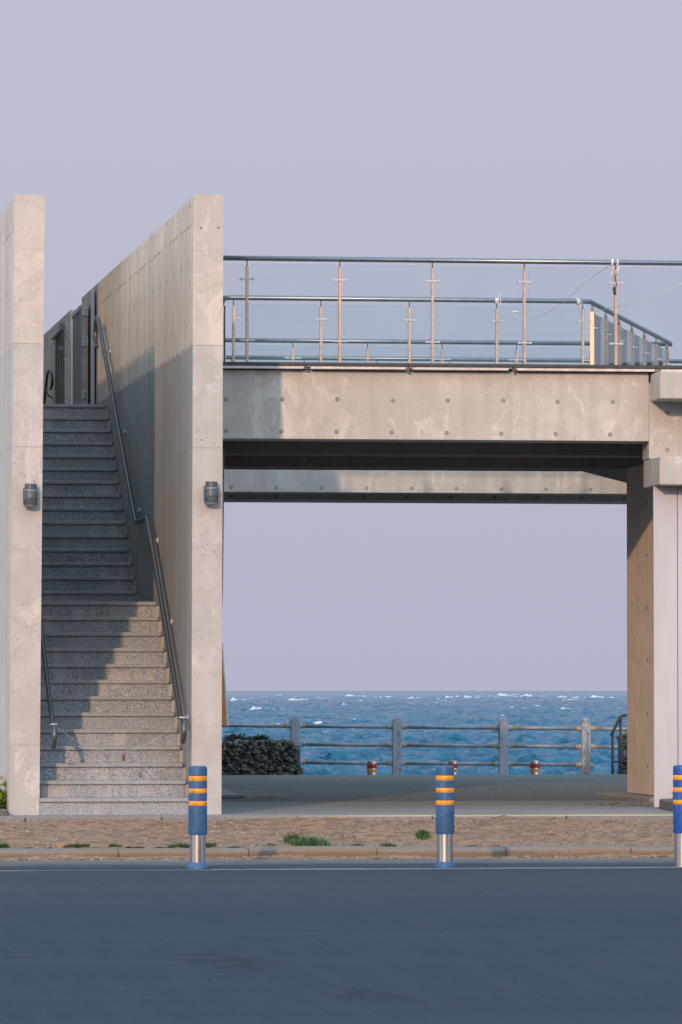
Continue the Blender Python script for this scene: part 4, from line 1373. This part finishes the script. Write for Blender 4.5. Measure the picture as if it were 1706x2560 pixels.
stone_wall('stone_wall', 1.6, 3.56, 21.0, 21.5, -0.55, lambda u_: 0.42, 1500, 0.036, 'low wall of dark basalt stones behind the left pier, topped by a shrub', 'wall')
stone_wall('stone_wall', 7.84, 9.6, 21.0, 21.6, -0.55, lambda u_: 0.50 - 0.0 * u_, 700, 0.06, 'dark rough stone heap showing between the black railing and the brown pier', 'wall')

def foliage(m, c, rx, ry, rz, n, leaf, mats=(0,), top=0.0):
    for _ in range(n):
        a, b, r_ = rnd.uniform(0, 6.28), math.asin(rnd.uniform(-0.2, 1)), rnd.random() ** 0.35
        lump = 0.75 + 0.25 * sin(a * 3 + c[0] * 7) * cos(b * 4) + rnd.uniform(-0.1, 0.15)
        p = Vector((c[0] + rx * r_ * lump * cos(a) * cos(b), c[1] + ry * r_ * lump * sin(a) * cos(b), c[2] + rz * r_ * lump * sin(b)))
        d = Vector((rnd.gauss(0, 1), rnd.gauss(0, 1), rnd.gauss(0.5 + top, 0.8))).normalized()
        s_ = d.cross(Vector((rnd.gauss(0, 1), rnd.gauss(0, 1), rnd.gauss(0, 1)))).normalized()
        l = leaf * rnd.uniform(0.6, 1.4)
        m.add([p, p + d * l * 0.5 + s_ * l * 0.28, p + d * l, p + d * l * 0.5 - s_ * l * 0.28], [(0, 1, 2, 3)], rnd.choice(mats))
sh = thing('shrub', 'dark green shrub growing on top of the basalt wall', 'shrub', (2.75, 21.2, 0.42))
m = MB()
foliage(m, (2.95, 21.2, 0.40), 0.22, 0.2, 0.12, 1500, 0.03)
foliage(m, (2.62, 21.2, 0.40), 0.20, 0.2, 0.13, 1500, 0.03, top=0.5)
foliage(m, (2.75, 21.2, 0.40), 0.33, 0.2, 0.08, 1200, 0.03)
foliage(m, (2.30, 21.2, 0.40), 0.22, 0.2, 0.08, 800, 0.03)
m.build('leaves', M['shrub'], sh)
m = MB()
for i in range(9):
    x = 2.3 + i * 0.09
    m.tube([(x, 21.2, 0.36), (x + rnd.uniform(-0.05, 0.05), 21.2, 0.43), (x + rnd.uniform(-0.1, 0.1), 21.2, 0.49)], 0.005, 5)
m.build('stems', M['stem'], sh)

# orange and white board standing by the quay
bd = thing('signboard', 'tapering orange board with a white edge showing beside the left pier', 'board', (2.2, 20.35, -0.55))
m = MB(); m.add([(1.9, 20.33, 0.638), (2.418, 20.33, 0.638), (2.352, 20.33, 1.70), (1.9, 20.33, 1.70), (1.9, 20.37, 0.638), (2.418, 20.37, 0.638), (2.352, 20.37, 1.70), (1.9, 20.37, 1.70)],
              [(0, 1, 2, 3), (7, 6, 5, 4), (0, 4, 5, 1), (1, 5, 6, 2), (2, 6, 7, 3), (3, 7, 4, 0)])
m.build('board_face', M['board'], bd, bevel=0.003)
m = MB(); m.add([(2.420, 20.325, 0.632), (2.452, 20.325, 0.632), (2.372, 20.325, 1.72), (2.354, 20.325, 1.72), (2.420, 20.375, 0.632), (2.452, 20.375, 0.632), (2.372, 20.375, 1.72), (2.354, 20.375, 1.72)],
              [(0, 1, 2, 3), (7, 6, 5, 4), (0, 4, 5, 1), (1, 5, 6, 2), (2, 6, 7, 3), (3, 7, 4, 0)])
m.build('white_edge', M['boardedge'], bd, bevel=0.003)
m = MB(); m.box(2.0, 2.06, 20.38, 20.44, -0.55, 1.6); m.build('leg', M['galv'], bd)

# black pipe railing of the steps down to the water
pr = thing('pipe_railing', 'black pipe railing at the right end of the sea fence', 'railing', (7.7, 20.5, -0.55))
m = MB()
m.tube([(7.58, 20.5, 0.50), (7.60, 20.5, 0.56), (7.69, 20.5, 0.74), (7.72, 20.5, 0.765), (7.78, 20.5, 0.775), (8.6, 20.5, 0.775)], 0.020, 10)
m.build('top_rail', M['dark'], pr, smooth=True)
for x, zt in ((7.592, 0.53), (7.700, 0.74), (8.4, 0.77)):
    m = MB(); m.tube([(x, 20.5, -0.55), (x, 20.5, zt)], 0.018, 10); m.build('post', M['dark'], pr, smooth=True)
for z, a, b in ((0.40, 7.70, 7.86), (0.155, 7.592, 7.84)):
    m = MB(); m.tube([(a, 20.5, z), (b, 20.5, z)], 0.012, 8); m.build('crossbar', M['dark'], pr, smooth=True)

# drain covers lying on the forecourt
dc = thing('drain_cover', 'flat steel drain cover with a pale ribbed end on the paving by the left pier', 'drain cover', (1.2, 8.0, 0))
m = MB(); m.prism_z([(0.60, 6.3), (1.12, 6.3), (1.28, 9.2), (0.80, 9.2)], -0.001, 0.035); m.build('plate', M['gate'], dc, bevel=0.006)
m = MB()
for i in range(16):
    f_ = i / 15
    y0 = 6.45 + f_ * 2.4
    m.box(1.16 + f_ * 0.12, 1.16 + f_ * 0.12 + 0.50 * (1 - 0.55 * f_), y0, y0 + 0.07, 0.0, 0.022)
m.build('ribbed_end', M['gatelight'], dc)

# planters with leaves at both edges
pk = thing('planter', 'low dark stone planter kerb with green leaves at the foot of the white column', 'planter', (4.9, 0.6, 0))
m = MB()
rim = catm([(6.2, -0.24, 0), (4.62, -0.22, 0), (4.50, 0.05, 0), (4.55, 0.9, 0), (4.60, 1.6, 0), (4.72, 1.95, 0), (5.0, 2.05, 0), (6.2, 2.06, 0)], 6)
P2 = [Vector((p.x, p.y)) for p in rim]
vs, fs = [], []
for i, p in enumerate(P2):
    tt = (P2[min(i + 1, len(P2) - 1)] - P2[max(i - 1, 0)]).normalized()
    nn = Vector((-tt.y, tt.x)) * -0.06
    for s_, z in ((1, 0.0), (1, 0.085), (-1, 0.085), (-1, 0.0)):
        q = p + nn * s_
        vs.append((q.x, q.y, z))
for i in range(len(P2) - 1):
    for k in range(4):
        fs.append((i * 4 + k, i * 4 + (k + 1) % 4, (i + 1) * 4 + (k + 1) % 4, (i + 1) * 4 + k))
m.add(vs, fs)
m.build('rim', M['darkstone'], pk, bevel=0.015, seg=2)
m = MB(); m.prism_z([(4.6, 0.0), (6.2, -0.2), (6.2, 2.05), (4.75, 1.9)], 0.0, 0.06); m.build('soil', M['soil'], pk)
m = MB()
foliage(m, (4.80, 1.62, 0.06), 0.16, 0.30, 0.12, 900, 0.035, (0, 0, 0, 1))
foliage(m, (5.1, 0.9, 0.06), 0.35, 0.7, 0.22, 1500, 0.045, (0, 0, 0, 1))
m.build('leaves', [M['leaf'], M['yleaf']], pk)
pl = thing('plant', 'leafy plant with yellow tips beside the left wall at the photo edge', 'plant', (-1.95, 0.6, 0))
m = MB(); foliage(m, (-1.84, 0.45, 0.02), 0.30, 0.4, 0.34, 4200, 0.045, (0, 0, 1))
m.build('leaves', [M['leaf'], M['yleaf']], pl)
m = MB()
for i in range(8):
    m.tube([(-1.9 + rnd.uniform(-0.05, 0.05), 0.7 + rnd.uniform(-0.2, 0.2), 0.0), (-1.9 + rnd.uniform(-0.2, 0.2), 0.7 + rnd.uniform(-0.3, 0.3), 0.28)], 0.006, 5)
m.build('stems', M['stem'], pl)
m = MB(); m.box(-2.6, -1.64, -0.25, 0.10, -0.05, 0.055); m.build('border_stone', M['darkstone'], pl, bevel=0.012)
# litter of leaves near the right pier
m = MB()
for _ in range(60):
    x, y = 4.35 + rnd.gauss(0, 0.14), 2.9 + rnd.gauss(0, 0.5)
    a = rnd.uniform(0, 6.28); l = rnd.uniform(0.012, 0.035)
    m.add([(x, y, 0.005), (x + l * cos(a) - l * 0.3 * sin(a), y + l * sin(a) + l * 0.3 * cos(a), 0.014), (x + 2 * l * cos(a), y + 2 * l * sin(a), 0.007), (x + l * cos(a) + l * 0.3 * sin(a), y + l * sin(a) - l * 0.3 * cos(a), 0.012)], [(0, 1, 2, 3)], rnd.choice((0, 1, 1)))
tag(m.build('leaf_litter', [M['drygrass'], M['pebble']]), 'scatter of dry leaves on the paving left of the white column', 'leaves', kind='stuff')

# ------------------------------------------------------------------ the building across the road, whose shade lies on the near asphalt
bl = thing('building', 'plain four storey building across the road, behind the viewpoint', 'building', (-12, -66, -0.2))
m = MB(); m.box(-70, 45, -75, -62, -0.2, 12.9); m.build('wall', M['pier'], bl)
m = MB(); m.box(-70.3, 45.3, -75.3, -61.7, 12.9, 13.25); m.build('roof', M['edge'], bl)
for fl in range(4):
    for i in range(22):
        m = MB(); m.box(-66 + i * 5, -63.4 + i * 5, -62.0, -61.93, 0.9 + fl * 3.1, 2.5 + fl * 3.1)
        m.build('window', M['gate'], bl)
